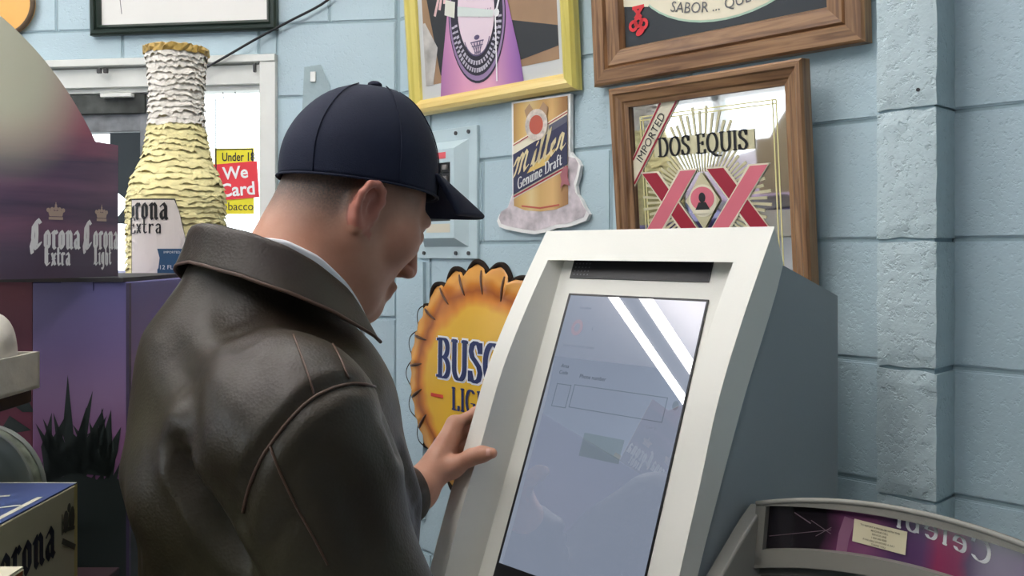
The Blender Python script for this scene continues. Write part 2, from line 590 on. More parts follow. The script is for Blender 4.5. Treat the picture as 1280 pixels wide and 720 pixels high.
BLOCK = block_mesh()
def block(parent, x0, x1, z0, z1, y=0.0):
    if x1 - x0 < .012 or z1 - z0 < .012: return
    o = bpy.data.objects.new('block', BLOCK)
    o.location = ((x0 + x1) / 2, y - random.uniform(0, .0015), (z0 + z1) / 2)
    o.scale = ((x1 - x0 - .006) / .396, 1, (z1 - z0 - .006) / .196)
    o.parent = parent
    COL.objects.link(o)

def courses(parent, x0, x1, n0, n1, joint, holes=()):
    """running bond between x0 and x1; joint(n) = x of one joint in course n"""
    for n in range(n0, n1):
        j = joint(n)
        a = j + math.floor((x0 - j) / .406) * .406
        while a < x1:
            p, q = max(a, x0), min(a + .406, x1)
            z0, z1 = n * CH, (n + 1) * CH
            segs = [(p, q, z0, z1)]
            for hx0, hx1, hz0, hz1 in holes:
                nx = []
                for (u, v, w, t) in segs:
                    if v <= hx0 or u >= hx1 or t <= hz0 or w >= hz1:
                        nx.append((u, v, w, t)); continue
                    if u < hx0: nx.append((u, hx0, w, t))
                    if v > hx1: nx.append((hx1, v, w, t))
                    if t > hz1: nx.append((max(u, hx0), min(v, hx1), hz1, t))
                    if w < hz0: nx.append((max(u, hx0), min(v, hx1), w, hz0))
                segs = nx
            for sgm in segs:
                block(parent, *sgm)
            a += .406

wall_back = structure('wall_back', MB().box(-2.02, 1.95, .0035, .2, 0, HC), M_mortar, (0, YB, 0), label='pale blue painted concrete block wall hung with signs')
courses(wall_back, -1.998, 1.85, 0, 16, lambda n: -1.252 if n % 2 == 0 else -1.049)

# window wall, running off to the left from the corner (its own x axis points back to the corner)
WX0, WX1, WZ0, WZ1 = -2.05, -.342, 1.15, 2.149
mb = MB()
mb.box(-4.95, WX0, .0035, .2, 0, HC); mb.box(WX1, .0, .0035, .2, 0, HC)
mb.box(WX0, WX1, .0035, .2, 0, WZ0); mb.box(WX0, WX1, .0035, .2, WZ1, HC)
wall_left = structure('wall_left', mb, M_mortar, P0, LROT, label='pale blue painted block wall with the window')
courses(wall_left, -2.8, -.002, 2, 16, lambda n: -.19 - (0 if n % 2 else .203), holes=[(WX0, WX1, WZ0, WZ1)])

# front and right walls, behind the camera
mb = MB()
FW = (-4.7, -1.0, .95, 1.95)
mb.box(-6.0, FW[0], -.2, 0, 0, HC); mb.box(FW[1], 1.95, -.2, 0, 0, HC); mb.box(FW[0], FW[1], -.2, 0, 0, FW[2]); mb.box(FW[0], FW[1], -.2, 0, FW[3], HC)
wall_front = structure('wall_front', mb, M_plainwall, (0, -1.5, 0), label='blue painted wall with a wide shop window, behind the camera')
wall_right = structure('wall_right', MB().box(0, .2, -1.7, 1.7, 0, HC), M_plainwall, (1.8, 0, 0), label='blue painted side wall')
mb = MB()
for k in range(5):
    x = FW[0] + (FW[1] - FW[0]) * k / 4
    mb.box(x - .025, x + .025, -.06, .012, FW[2], FW[3])
mb.box(FW[0], FW[1], -.06, .012, FW[2] - .02, FW[2] + .03); mb.box(FW[0], FW[1], -.06, .012, FW[3] - .03, FW[3] + .02)
w2 = structure('window_2', mb, M_trim, (0, -1.5, 0), label='wide shop window behind the camera')
MB().box(FW[0], FW[1], -.032, -.028, FW[2], FW[3]).build('pane', M_glass, w2)

# pilaster on the back wall: single blocks stacked, ragged edges, uneven joints
pil = structure('pillar', MB().box(.002, .088, -.070, .0, 0, HC), M_mortar, (-.6415, YB, 0), label='narrow projecting block pilaster with a rough bright face')
def pilaster_block(n):
    bm = bmesh.new()
    nx, nz = 5, 10
    z0, z1 = n * CH + .0028, (n + 1) * CH - .0028
    r = random.Random(n * 11 + 3)
    x0, x1, yf = 0.0, .0925, -.077
    grid = []
    for j in range(nz + 1):
        row = []
        for i in range(nx + 1):
            x = x0 + (x1 - x0) * i / nx
            z = z0 + (z1 - z0) * j / nz
            if j in (0, nz): z += r.uniform(-.0028, .0028)
            if i in (0, nx): x += r.uniform(-.0012, .0012)
            y = yf + r.uniform(-.0008, .0008) + (.0022 if j in (0, nz) or i in (0, nx) else 0)
            row.append(bm.verts.new((x, y, z)))
        grid.append(row)
    for j in range(nz):
        for i in range(nx):
            bm.faces.new((grid[j][i], grid[j][i + 1], grid[j + 1][i + 1], grid[j + 1][i]))
    edge = [grid[0][i] for i in range(nx + 1)] + [grid[j][nx] for j in range(1, nz + 1)] + [grid[nz][i] for i in range(nx - 1, -1, -1)] + [grid[j][0] for j in range(nz - 1, 0, -1)]
    bk = [bm.verts.new((v.co.x, 0, v.co.z)) for v in edge]
    m = len(edge)
    for i in range(m):
        bm.faces.new((edge[(i + 1) % m], edge[i], bk[i], bk[(i + 1) % m]))
    me = bpy.data.meshes.new('block'); bm.to_mesh(me); bm.free()
    me.materials.append(M_rough)
    o = bpy.data.objects.new('block', me); o.parent = pil; COL.objects.link(o)
M_rough = mat('painted_split_block', (.50, .615, .64), rough=.48, bump=[(80, .5, 'pits'), (34, .35, 'noise'), (200, .2, 'noise')], vary=.05, rnd=.03)
for n in range(16):
    pilaster_block(n)
h = MB(); h.tube([(.066, -.0785, 1.855), (.066, -.070, 1.855)], .003, 10)
h.build('drilled_hole', M_black, pil)

# conduit strip in the corner below the breaker panel
mb = MB(); mb.box(-.055, .06, -.012, .004, .9, 1.575)
trim1 = structure('trim_1', mb, M_block, (-1.94, YB, 0), label='flat painted conduit cover running down the corner')

# ------------------------------------------------------------------ window in the left wall
def lw(s, z, off=0.0):
    """point on the window wall: s metres left of the corner, off metres out into the room"""
    return P0 + Vector((-.783 * s + .621 * off, -.621 * s - .783 * off, z))

win = structure('window_1', MB().box(WX0, WX1, .14, .19, WZ1 - .03, WZ1), M_trim, P0, LROT, label='shop window with white trim, daylight burning out behind it')
def wpart(name, mb, m, label=None, bevel=.002):
    o = mb.build(name, m, win, bevel=bevel)
    if label: o['label'] = label
    return o
wpart('casing', MB().box(WX1 - .046, WX1, -.014, .05, WZ0, WZ1), M_trim)
wpart('casing', MB().box(WX0, WX1, -.018, .06, WZ1 - .020, WZ1), M_trim)
wpart('head_board', MB().box(WX0, WX1 - .046, .004, .06, WZ1 - .078, WZ1 - .024), M_trim)
wpart('sill', MB().box(WX0, WX1, -.02, .2, WZ0 - .02, WZ0 + .02), M_trim)
M_greyframe = mat('weathered_window_frame', (.20, .21, .22), rough=.6, vary=.35, vscale=25, bump=[(60, .4, 'noise')])
M_soot = mat('sooty_board', (.055, .06, .055), rough=.8, vary=.6, vscale=18, bump=[(50, .5, 'noise')])
wpart('mullion', MB().box(-.765, -.72, .03, .11, WZ0, WZ1 - .07), M_greyframe)
wpart('mullion', MB().box(-1.42, -1.37, .03, .11, WZ0, WZ1 - .07), M_greyframe)
wpart('head_rail', MB().box(WX0, -.745, .02, .10, WZ1 - .150, WZ1 - .095), M_soot, 'sooty dark board across the top of the left pane')
wpart('blind_box', MB().box(-1.30, -.765, .035, .09, WZ1 - .200, WZ1 - .150), M_greyframe)
wpart('drip_strip', MB().box(-.87, -.775, .0, .02, WZ1 - .106, WZ1 - .095), M_trim)
mb = MB(); mb.box(WX0, WX1 - .046, .02, .07, WZ1 - .092, WZ1 - .078)
wpart('head_stop', mb, M_trim)
for a, b in ((WX0, -1.42), (-1.37, -.765), (-.72, WX1 - .046)):
    wpart('pane', MB().box(a, b, .072, .076, WZ0 + .02, WZ1 - .08), M_glass, bevel=0)
mb = MB()
for x in (-.86, -.84):
    mb.box(x - .006, x + .006, -.024, -.014, WZ1 - .042, WZ1 - .028)
for x in (-.62, -.40):
    mb.box(x - .004, x + .004, -.022, -.012, WZ1 - .05, WZ1 - .024)
wpart('bracket', mb, M_dark)

# paving beyond the window
M_pave = mat('pale_paving', (.6, .6, .58), rough=.9)
structure('pavement', MB().box(-14, 8, -9, 14, -.2, -.07), M_pave, label='pale paving outside the windows')

# painted-over patch on the wall
M_patch = mat('grey_wall_patch', (.31, .40, .42), rough=.6, vary=.1, vscale=10, bump=[(60, .4, 'noise')])
mb = MB()
mb.prism([(-.272, 1.905), (-.172, 1.905), (-.19, 2.06), (-.215, 2.118), (-.262, 2.112)], -.0045, .002, lambda a, b, d: (a, d, b))
o = mb.build('wall_patch', M_patch, wall_left); o['label'] = 'darker grey repaired patch'
mb = MB(); mb.box(-.243, -.228, -.010, -.003, 2.070, 2.098)
mb.build('wall_clip', M_trim, wall_left, bevel=.001)

# ------------------------------------------------------------------ ceiling lamps (first one mirrored in the kiosk screen, other two added for light)
def ceiling_lamp(x, y0, y1, where):
    t = thing('ceiling_lamp', (x, (y0 + y1) / 2, HC), 'long twin tube fluorescent fitting, ' + where, 'lamp', group=None)
    L = (y1 - y0) / 2
    MB().box(-.062, .062, -L, L, -.300, -.262).build('housing', M_ceil, t, bevel=.004)
    for y in (-L * .7, L * .7):
        MB().tube([(0, y, -.265), (0, y, 0)], .008, 8).build('stem', M_ceil, t)
    for y in (-L * .95, 0, L * .95):
        MB().box(-.13, .13, y - .012, y + .012, -.277, -.268).build('bracket', M_ceil, t)
    for s in (-.092, .092):
        MB().box(s - .027, s + .027, -L + .02, L - .02, -.308, -.277).build('tube', M_tube, t, bevel=.008)
ceiling_lamp(-2.66, -1.44, .55, 'nearest the window wall')
ceiling_lamp(-1.20, -1.40, 1.30, 'added above the kiosk for light')  # added fitting, unseen, lights the kiosk and face from above
ceiling_lamp(-.10, -1.46, -.10, 'added behind the camera as fill light')  # added fill, unseen, brightens the near side of the man


# ------------------------------------------------------------------ framed beer mirrors and signs on the back wall
def wood(name, c1, c2, axis, rough=.4, freq=26):
    m = bpy.data.materials.new(name); m.use_nodes = True
    nt = m.node_tree; b = nt.nodes['Principled BSDF']
    tc = nt.nodes.new('ShaderNodeTexCoord'); mp = nt.nodes.new('ShaderNodeMapping')
    sc = [freq * 3] * 3; sc[axis] = freq * .16
    mp.inputs['Scale'].default_value = sc
    nt.links.new(tc.outputs['Object'], mp.inputs['Vector'])
    n = nt.nodes.new('ShaderNodeTexNoise'); n.inputs['Scale'].default_value = 1.0; n.inputs['Detail'].default_value = 6; n.inputs['Distortion'].default_value = 1.2
    nt.links.new(mp.outputs[0], n.inputs['Vector'])
    cr = nt.nodes.new('ShaderNodeValToRGB')
    cr.color_ramp.elements[0].position = .36; cr.color_ramp.elements[0].color = tuple(c2) + (1,)
    cr.color_ramp.elements[1].position = .60; cr.color_ramp.elements[1].color = tuple(c1) + (1,)
    nt.links.new(n.outputs['Fac'], cr.inputs['Fac']); nt.links.new(cr.outputs[0], b.inputs['Base Color'])
    bp = nt.nodes.new('ShaderNodeBump'); bp.inputs['Strength'].default_value = .25; bp.inputs['Distance'].default_value = .002
    nt.links.new(n.outputs['Fac'], bp.inputs['Height']); nt.links.new(bp.outputs[0], b.inputs['Normal'])
    b.inputs['Roughness'].default_value = rough
    return m

OAK_H = wood('oak_along', (.34, .185, .085), (.15, .07, .03), 0)
OAK_V = wood('oak_upright', (.34, .185, .085), (.15, .07, .03), 2)

def frame_rails(root, w, h, prof, mh, mv, name='frame_rail'):
    """four mitred rails around a w x h opening outline (outer size); prof = [(inset, depth towards the room)]"""
    cs = [(-w / 2, 0), (w / 2, 0), (w / 2, h), (-w / 2, h)]
    sg = [(1, 1), (-1, 1), (-1, -1), (1, -1)]
    for k in range(4):
        l = (k + 1) % 4
        vs, fs = [], []
        for t, d in prof:
            vs.append((cs[k][0] + sg[k][0] * t, -d, cs[k][1] + sg[k][1] * t))
            vs.append((cs[l][0] + sg[l][0] * t, -d, cs[l][1] + sg[l][1] * t))
        n = len(prof)
        for i in range(n - 1):
            fs.append((2 * i, 2 * i + 1, 2 * i + 3, 2 * i + 2))
        fs.append((2 * n - 2, 2 * n - 1, 1, 0))
        fs.append(tuple(2 * i for i in range(n))); fs.append(tuple(2 * i + 1 for i in range(n - 1, -1, -1)))
        o = mesh_obj(name, vs, fs, mh if k % 2 == 0 else mv, root)
        o.data.set_sharp_from_angle(angle=.3)

M_mirror = mat('mirror_glass', (.80, .80, .82), rough=.035, metal=1.0)
M_goldprint = mat('gold_print', (.66, .60, .38), rough=.35, metal=.35)
M_goldline = mat('pale_gold_line', (.80, .74, .36), rough=.4)
M_red = mat('red_print', (.36, .012, .035), rough=.4)
M_pink = mat('rose_print', (.72, .17, .22), rough=.4)
M_cream = mat('cream_print', (.80, .74, .56), rough=.45)
M_ink = mat('black_ink', (.012, .012, .014), rough=.45)
M_white = mat('white_print', (.85, .85, .84), rough=.45)

# --- mirror with the two red X letters
lean = .088
g = thing('beer_mirror', (-.979, YB - .006, 1.365), 'oak framed mirror sign with two red X letters above the white kiosk', 'mirror', rot=(lean, 0, 0))
DW, DH = .424, .572
frame_rails(g, DW, DH, [(0, 0), (0, .026), (.004, .030), (.012, .030), (.015, .026), (.028, .022), (.031, .018), (.040, .016), (.040, .004)], OAK_H, OAK_V)
MB().box(-DW / 2 + .03, DW / 2 - .03, -.008, 0, .03, DH - .03).build('mirror_glass', M_mirror, g)
def dp(k=1):
    y = -.008 - .0006 * k
    return lambda a, b: (a, y, b)
IW0, IW1, IH0, IH1 = -DW / 2 + .04, DW / 2 - .04, .04, DH - .04
lines = []
for x in (IW0 + .022, IW0 + .029, IW1 - .022, IW1 - .029):
    lines.append(rect(x - .0012, x + .0012, IH0 + .02, IH1 - .022))
for z in (IH1 - .022, IH1 - .029, IH0 + .022, IH0 + .029):
    lines.append(rect(IW0 + .022, IW1 - .022, z - .0012, z + .0012))
flat('border_lines', lines, dp(1), M_goldline, g)
cx, cz = -.010, .338
rays = []
for k in range(72):
    a = 2 * PI * k / 72
    r0 = .055
    r1 = .118 + .016 * math.cos(4 * a) + (.010 if k % 2 else 0)
    if math.sin(a) > .72: r1 += .035
    wd = .0028
    p = (cx + r0 * math.cos(a), cz + r0 * math.sin(a)); q = (cx + r1 * math.cos(a), cz + r1 * math.sin(a))
    nx, nz = -math.sin(a), math.cos(a)
    rays.append([(p[0] - nx * .0013, p[1] - nz * .0013), (q[0] - nx * wd, q[1] - nz * wd), (q[0] + nx * wd, q[1] + nz * wd), (p[0] + nx * .0013, p[1] + nz * .0013)])
flat('sunburst', rays, dp(2), M_goldprint, g)
flat('name_ground', [rect(-.118, .105, .427, .463)], dp(3), M_goldprint, g)
def xbar(x0, x1, wd, z0=.279, z1=.397):
    return [(x0 - wd / 2, z0), (x0 + wd / 2, z0), (x1 + wd / 2, z1), (x1 - wd / 2, z1)]
out, back, front = [], [], []
for c0 in (-.086, .066):
    back.append(xbar(c0 + .046, c0 - .046, .036)); front.append(xbar(c0 - .046, c0 + .046, .036))
    out.append(xbar(c0 + .046, c0 - .046,   .044, .276, .400)); out.append(xbar(c0 - .046, c0 + .046, .044, .276, .400))
flat('letter_outline', out, dp(4), M_cream, g)
flat('letter_stroke', back, dp(5), M_red, g, 'dark red strokes of the two X letters')
flat('letter_stroke', [[(a, b) for a, b in xbar(c0 - .046, c0 + .046, .041, .277, .399)] for c0 in (-.086, .066)], dp(5.5), M_cream, g)
flat('letter_stroke', front, dp(6), M_pink, g, 'rose strokes of the two X letters')
flat('medallion', [[(cx - .038, cz), (cx, cz - .055), (cx + .038, cz), (cx, cz + .055)]], dp(7), M_goldprint, g)
flat('medallion_rim', [disc(cx, cz, .031)], dp(8), M_cream, g)
flat('medallion_field', [disc(cx, cz + .004, .0265, .0225)], dp(9), M_pink, g)
flat('medallion_bust', [disc(cx, cz + .006, .0075, .0095), [(cx - .017, cz - .018), (cx + .017, cz - .018), (cx + .008, cz - .003), (cx - .008, cz - .003)]], dp(10), M_ink, g)
flat('medallion_scroll', [rect(cx - .022, cx + .022, cz - .024, cz - .017)], dp(11), M_cream, g)
flat('lettering', rot2(pen_text('DOS EQUIS', ROMAN, .036, (.075, .022, 8), serif=.12, space=.04, sx=.92, align='c'), 0, -.008, .4275), dp(5), M_ink, g)
flat('lettering', rot2(pen_text('BEER', ROMAN, .026, (.085, .03, 5), serif=.12, space=.05, sx=1.0, align='c'), 0, -.008, .224), dp(5), M_ink, g)
# corner ribbon
rb = [(IW0, .385), (IW0, .432), (IW0 + .105, IH1), (IW0 + .062, IH1)]
L = lambda p, q, t: (p[0] + (q[0] - p[0]) * t, p[1] + (q[1] - p[1]) * t)
A_, B_, C_, D_ = (IW0, .372), (IW0 + .118, IH1), (IW0 + .070, IH1), (IW0, .432)
flat('ribbon', [[A_, B_, C_, D_]], dp(3), M_cream, g)
flat('ribbon_edge', [line2(L(A_, D_, .10), L(B_, C_, .10), .0042), line2(L(A_, D_, .90), L(B_, C_, .90), .0042)], dp(4), M_red, g)
ang = math.degrees(math.atan2(B_[1] - A_[1], B_[0] - A_[0]))
mid = ((A_[0] + B_[0] + C_[0] + D_[0]) / 4, (A_[1] + B_[1] + C_[1] + D_[1]) / 4)
ft = font_text('IMPORTED', .0165)
flat('lettering', rot2([[(a, b - .008) for a, b in p] for p in ft], ang, *mid), dp(5), M_ink, g)

# --- big oak frame above it, cropped by the top of the photo
g = thing('framed_beer_poster', (-.976, YB - .006, 1.955), 'wide oak framed dark poster with cream banner lettering, highest on the wall', 'poster', rot=(.06, 0, 0))
PW, PH = .592, .46
frame_rails(g, PW, PH, [(0, 0), (0, .026), (.005, .030), (.032, .030), (.036, .022), (.040, .026), (.068, .022), (.072, .014), (.074, .004)], OAK_H, OAK_V)
M_posterdark = mat('poster_dark', (.045, .05, .055), rough=.25, spec=.5)
MB().box(-PW / 2 + .06, PW / 2 - .06, -.007, 0, .06, PH - .06).build('poster_sheet', M_posterdark, g)
def pp(k=1):
    y = -.007 - .0006 * k
    return lambda a, b: (a, y, b)
ec, ez, erx, ery = .020, .226, .215, .134
flat('banner_oval', [disc(ec, ez, erx + .004, ery + .004, 48)], pp(1), mat('mint_edge', (.45, .62, .48), rough=.4), g)
flat('banner_oval', [disc(ec, ez, erx, ery, 48)], pp(2), M_cream, g)
flat('banner_oval', [disc(ec, ez + .02, erx - .045, ery - .05, 48)], pp(3), M_white, g)
def on_arc(polys, R, cx_, cz_):
    """bend straight lettering (baseline b = 0) onto the lower arc of a circle"""
    return [[(cx_ + (R - b) * math.sin(a / R), cz_ - (R - b) * math.cos(a / R)) for a, b in p] for p in polys]
tx = font_text('SABOR ... QUE ESTIMULA', .021)
flat('lettering', on_arc([[(a + .035, b) for a, b in p] for p in tx], .42, ec - .002, ez + .302), pp(4), mat('grey_ink', (.13, .13, .13)), g)
rd = []
for k in range(3):
    rd += ring2(-.186 + .013 * k - .013, .120 - .006 * abs(k - 1), .005, .012, 14)
rd += [line2((-.200, .150), (-.170, .150), .007), line2((-.196, .150), (-.178, .128), .007), line2((-.174, .150), (-.194, .128), .007)]
rd += rot2([disc(0, 0, .012, .007)], 30, -.182, .100)
flat('red_emblem', rd, pp(4), mat('emblem_red', (.72, .03, .04)), g)
flat('banner_tail', [[(-.225, .158), (-.160, .146), (-.15, .168), (-.222, .182)]], pp(2.5), M_cream, g)
flat('colour_stripe', [[(.115, .118), (.135, .112), (.222, .190), (.222, .206)]], pp(5), M_white, g)
flat('colour_stripe', [[(.135, .112), (.150, .108), (.222, .176), (.222, .190)]], pp(5), mat('stripe_blue', (.05, .10, .35)), g)
flat('colour_stripe', [[(.150, .108), (.166, .106), (.222, .160), (.222, .176)]], pp(5), mat('emblem_red', (.7, .03, .04)), g)

# --- yellow frame with a bottle picture
def bright(name, c1, c2, axis):
    return wood(name, c1, c2, axis, rough=.28, freq=14)
GOLD_H = bright('yellow_gilt_along', (.80, .62, .24), (.70, .50, .16), 0)
GOLD_V = bright('yellow_gilt_upright', (.72, .62, .16), (.60, .50, .10), 2)
g = thing('framed_bottle_picture', (-1.621, YB - .006, 1.958), 'glossy yellow frame with a pink bottle picture behind the man', 'picture', rot=(.07, 0, 0))
YW, YH = .585, .50
frame_rails(g, YW, YH, [(0, 0), (0, .018), (.006, .027), (.016, .031), (.028, .028), (.036, .020), (.040, .017), (.040, .004)], GOLD_H, GOLD_V)
MB().box(-YW / 2 + .03, YW / 2 - .03, -.008, 0, .03, YH - .03).build('mirror_glass', M_mirror, g)
M_kraft = mat('tan_reflection', (.33, .20, .11), rough=.5, vary=.15)
M_deep = mat('dark_reflection', (.03, .032, .035), rough=.4)
flat('pale_border', [rect(-YW / 2 + .04, YW / 2 - .04, .04, YH - .04)], dp(.5), mat('pale_reflection', (.58, .60, .60), rough=.3), g)  # pale reflection at the mirror's border, put in as flat colour
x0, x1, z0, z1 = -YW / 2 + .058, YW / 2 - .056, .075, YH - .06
flat('flat_ground', [rect(x0, x1, z0, z1)], dp(1), M_kraft, g)  # brown and dark shapes here are the mirror's reflections, painted flat
flat('reflected_shape', [[(x0, z0 + .35), (x0 + .02, z0 + .22), (x0 + .06, z0 + .02), (x0 + .10, z0), (x0 + .15, z0 + .1), (x0 + .2, z1), (x0, z1)]], dp(2), M_deep, g)
flat('reflected_shape', [[(.08, z0 + .012), (x1, z0 + .03), (x1, z0 + .075), (.08, z0 + .115)]], dp(2), M_deep, g)
flat('reflected_shape', [[(x0, z0), (x0 + .03, z0), (x0 + .055, z0 + .09), (x0 + .01, z0 + .16), (x0, z0 + .16)]], dp(3), mat('grey_reflection', (.45, .43, .40), vary=.4, vscale=20), g)
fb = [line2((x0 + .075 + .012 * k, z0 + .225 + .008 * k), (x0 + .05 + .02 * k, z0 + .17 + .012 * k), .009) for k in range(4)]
flat('reflected_hand', fb + [disc(x0 + .09, z0 + .25, .025, .02, 14)], dp(3), mat('pink_reflection', (.75, .50, .48)), g)
M_bottlep = bpy.data.materials.new('pink_bottle_print'); M_bottlep.use_nodes = True
nt = M_bottlep.node_tree; b = nt.nodes['Principled BSDF']; b.inputs['Roughness'].default_value = .35
tc = nt.nodes.new('ShaderNodeTexCoord'); sx_ = nt.nodes.new('ShaderNodeSeparateXYZ'); cr = nt.nodes.new('ShaderNodeValToRGB'); mr = nt.nodes.new('ShaderNodeMapRange')
mr.inputs['From Min'].default_value = -.175; mr.inputs['From Max'].default_value = .125
nt.links.new(tc.outputs['Object'], sx_.inputs[0]); nt.links.new(sx_.outputs['X'], mr.inputs['Value']); nt.links.new(mr.outputs[0], cr.inputs['Fac']); nt.links.new(cr.outputs[0], b.inputs['Base Color'])
e = cr.color_ramp.elements; e[0].color = (.38, .16, .36, 1); e[1].color = (.22, .10, .34, 1)
for p_, c_ in ((.3, (.72, .34, .50, 1)), (.6, (.74, .38, .50, 1)), (.85, (.40, .18, .42, 1))):
    q = e.new(p_); q.color = c_
bx0 = -.027
flat('printed_bottle', [[(bx0 - .150, .041), (bx0 + .150, .041), (bx0 + .142, .10), (bx0 + .120, .19), (bx0 + .106, .25), (bx0 + .085, .33), (bx0 + .06, z1), (bx0 - .06, z1), (bx0 - .085, .33), (bx0 - .106, .25), (bx0 - .120, .19), (bx0 - .142, .10)]], dp(4), M_bottlep, g)
lz, ly = .222, .166
flat('label_band', [disc(bx0, lz, .103, ly, 44)], dp(5), mat('label_ink', (.022, .018, .035)), g)
flat('label_band', [disc(bx0, lz, .100, ly - .006, 44)], dp(5.5), mat('label_violet', (.30, .20, .36)), g)
flat('label_band', [disc(bx0, lz, .094, ly - .018, 44)], dp(6), mat('label_ink', (.03, .025, .045)), g)
flat('label_field', [disc(bx0, lz + .010, .066, .108, 40)], dp(7), mat('label_pink', (.74, .60, .66)), g)
R3 = random.Random(4)
for ring_, (rx_, ry_, n_) in enumerate(((.086, ly - .031, 30), (.075, ly - .049, 24))):
    tiny = []
    for k in range(n_):
        a = math.radians(188 + 164 * k / (n_ - 1))
        w2 = R3.uniform(.0022, .0038)
        tiny += rot2([rect(-w2, w2, -.0052, .0052), rect(-w2 - .0012, w2 + .0012, .0035, .0052)][: 1 + k % 2], math.degrees(math.atan2(ry_ * math.cos(a), -rx_ * math.sin(a))), bx0 + rx_ * math.cos(a), lz + ry_ * math.sin(a))
    flat('label_letters', tiny, dp(8), mat('label_grey', (.50, .47, .54)), g)
lat = []
for k in range(4):
    lat += [line2((bx0 - .022 + .011 * k, lz - .066), (bx0 - .005 + .005 * k, lz - .096), .0022), line2((bx0 + .022 - .011 * k, lz - .066), (bx0 + .005 - .005 * k, lz - .096), .0022)]
lat += [line2((bx0 - .024, lz - .066), (bx0 + .024, lz - .066), .003), line2((bx0 - .020, lz - .076), (bx0 + .020, lz - .076), .0022), disc(bx0, lz - .056, .010, .006, 10)]
flat('label_crest', lat, dp(8), mat('label_crest_ink', (.12, .09, .18)), g)
flat('label_crest_wreath', ring2(bx0, lz - .040, .046, .049, 20, 1.25, 200, 340), dp(8), mat('label_crest_ink', (.12, .09, .18)), g)
flat('label_script', [line2((bx0 + .012 + .009 * k, lz - .010 + .004 * (k % 2)), (bx0 + .018 + .009 * k, lz + .006), .002) for k in range(5)], dp(8), mat('label_crest_ink', (.12, .09, .18)), g)
flat('label_ribbon', [[(bx0 - .115, lz + .018), (bx0 - .078, lz + .004), (bx0 - .072, lz + .042), (bx0 - .108, lz + .055)]], dp(9), mat('ribbon_cream', (.68, .68, .58)), g)
flat('label_ribbon', [[(bx0 - .066, lz + .006), (bx0 + .060, lz - .018), (bx0 + .064, lz - .002), (bx0 - .064, lz + .030)]], dp(9), mat('ribbon_grey', (.60, .66, .62)), g)
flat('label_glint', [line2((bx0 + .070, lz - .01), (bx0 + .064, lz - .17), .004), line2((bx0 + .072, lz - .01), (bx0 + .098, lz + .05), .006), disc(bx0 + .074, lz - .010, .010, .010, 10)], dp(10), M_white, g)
flat('label_chip', [rect(bx0 - .004, bx0 + .022, lz - .005 + .05, lz + .075)], dp(8), mat('chip_rose', (.62, .18, .32)), g)
flat('name_panel', [[(bx0 - .098, lz + .030 + .030), (bx0 - .05, lz + .056 + .030), (bx0 + .05, lz + .056 + .022), (bx0 + .098, lz + .030 + .020), (bx0 + .094, lz + .10), (bx0 - .094, lz + .11)]], dp(9), mat('label_plum', (.36, .14, .30)), g)
flat('lettering', [[(a, b_ - (a - bx0) ** 2 * 1.6) for a, b_ in p] for p in rot2(pen_text('MICHELOB', ROMAN, .030, (.085, .03, 5), serif=.12, space=.03, sx=.82, align='c'), -1.5, bx0, lz + .086)], dp(10), M_white, g)

# --- cut-out can sign
g = thing('can_sign', (-1.45, YB, 1.655), 'cut-out gold beer can sign splashing in ice under the yellow frame', 'sign', rot=(.02, -.01, 0))
g.rotation_euler = (.02, .012, 0)
sil = [(-.115, .0), (-.09, -.004), (-.06, -.008), (-.02, -.012), (.02, -.006), (.05, .002), (.085, .004), (.115, .012), (.138, .018), (.146, .032), (.134, .046), (.125, .062), (.112, .075), (.108, .095), (.117, .118),
       (.122, .138), (.113, .152), (.100, .160), (.092, .170), (.093, .298), (-.093, .298), (-.092, .085), (-.104, .06), (-.113, .045), (-.138, .035), (-.146, .02), (-.138, .006)]
mb = MB(); mb.prism(sil, -.012, -.002, lambda a, b, d: (a, d, b))
mb.build('sign_board', mat('sign_edge_white', (.86, .85, .82), rough=.4), g)
def sp(k):
    y = -.012 - .0006 * k
    return lambda a, b: (a, y, b)
ins = [(a * .95 + (.0), .008 + b * .968) for a, b in sil[:17]] + [(.085, .16), (-.085, .09)] + [(a * .95, .008 + b * .968) for a, b in sil[22:]]
M_ice = mat('ice_print', (.60, .53, .55), rough=.4, vary=.4, vscale=34)
flat('printed_ice', [ins], sp(1), M_ice, g)
M_cangold = bpy.data.materials.new('gold_can_print'); M_cangold.use_nodes = True
nt = M_cangold.node_tree; b = nt.nodes['Principled BSDF']; b.inputs['Roughness'].default_value = .38
tc = nt.nodes.new('ShaderNodeTexCoord'); sx_ = nt.nodes.new('ShaderNodeSeparateXYZ'); cr = nt.nodes.new('ShaderNodeValToRGB'); mr = nt.nodes.new('ShaderNodeMapRange')
mr.inputs['From Min'].default_value = -.09; mr.inputs['From Max'].default_value = .09
nt.links.new(tc.outputs['Object'], sx_.inputs[0]); nt.links.new(sx_.outputs['X'], mr.inputs['Value']); nt.links.new(mr.outputs[0], cr.inputs['Fac']); nt.links.new(cr.outputs[0], b.inputs['Base Color'])
e = cr.color_ramp.elements; e[0].color = (.42, .24, .08, 1); e[1].color = (.30, .15, .05, 1)
for p_, c_ in ((.18, (.66, .42, .14, 1)), (.34, (.72, .56, .26, 1)), (.5, (.62, .38, .13, 1)), (.72, (.70, .44, .17, 1)), (.9, (.40, .20, .07, 1))):
    q = e.new(p_); q.color = c_
flat('printed_can', [[(-.086, .055), (-.05, .044), (0, .040), (.05, .044), (.086, .055), (.086, .294), (-.086, .294)]], sp(2), M_cangold, g)
sh = lambda polys: [[(a, b + .36 * a) for a, b in p] for p in polys]
flat('label_edge', sh([rect(-.086, .086, .102, .232)]), sp(3), M_cream, g)
flat('label_edge', sh([rect(-.086, .086, .105, .109), rect(-.086, .086, .226, .2285)]), sp(4), M_red, g)
M_navy = mat('navy_print', (.035, .035, .085), rough=.4)
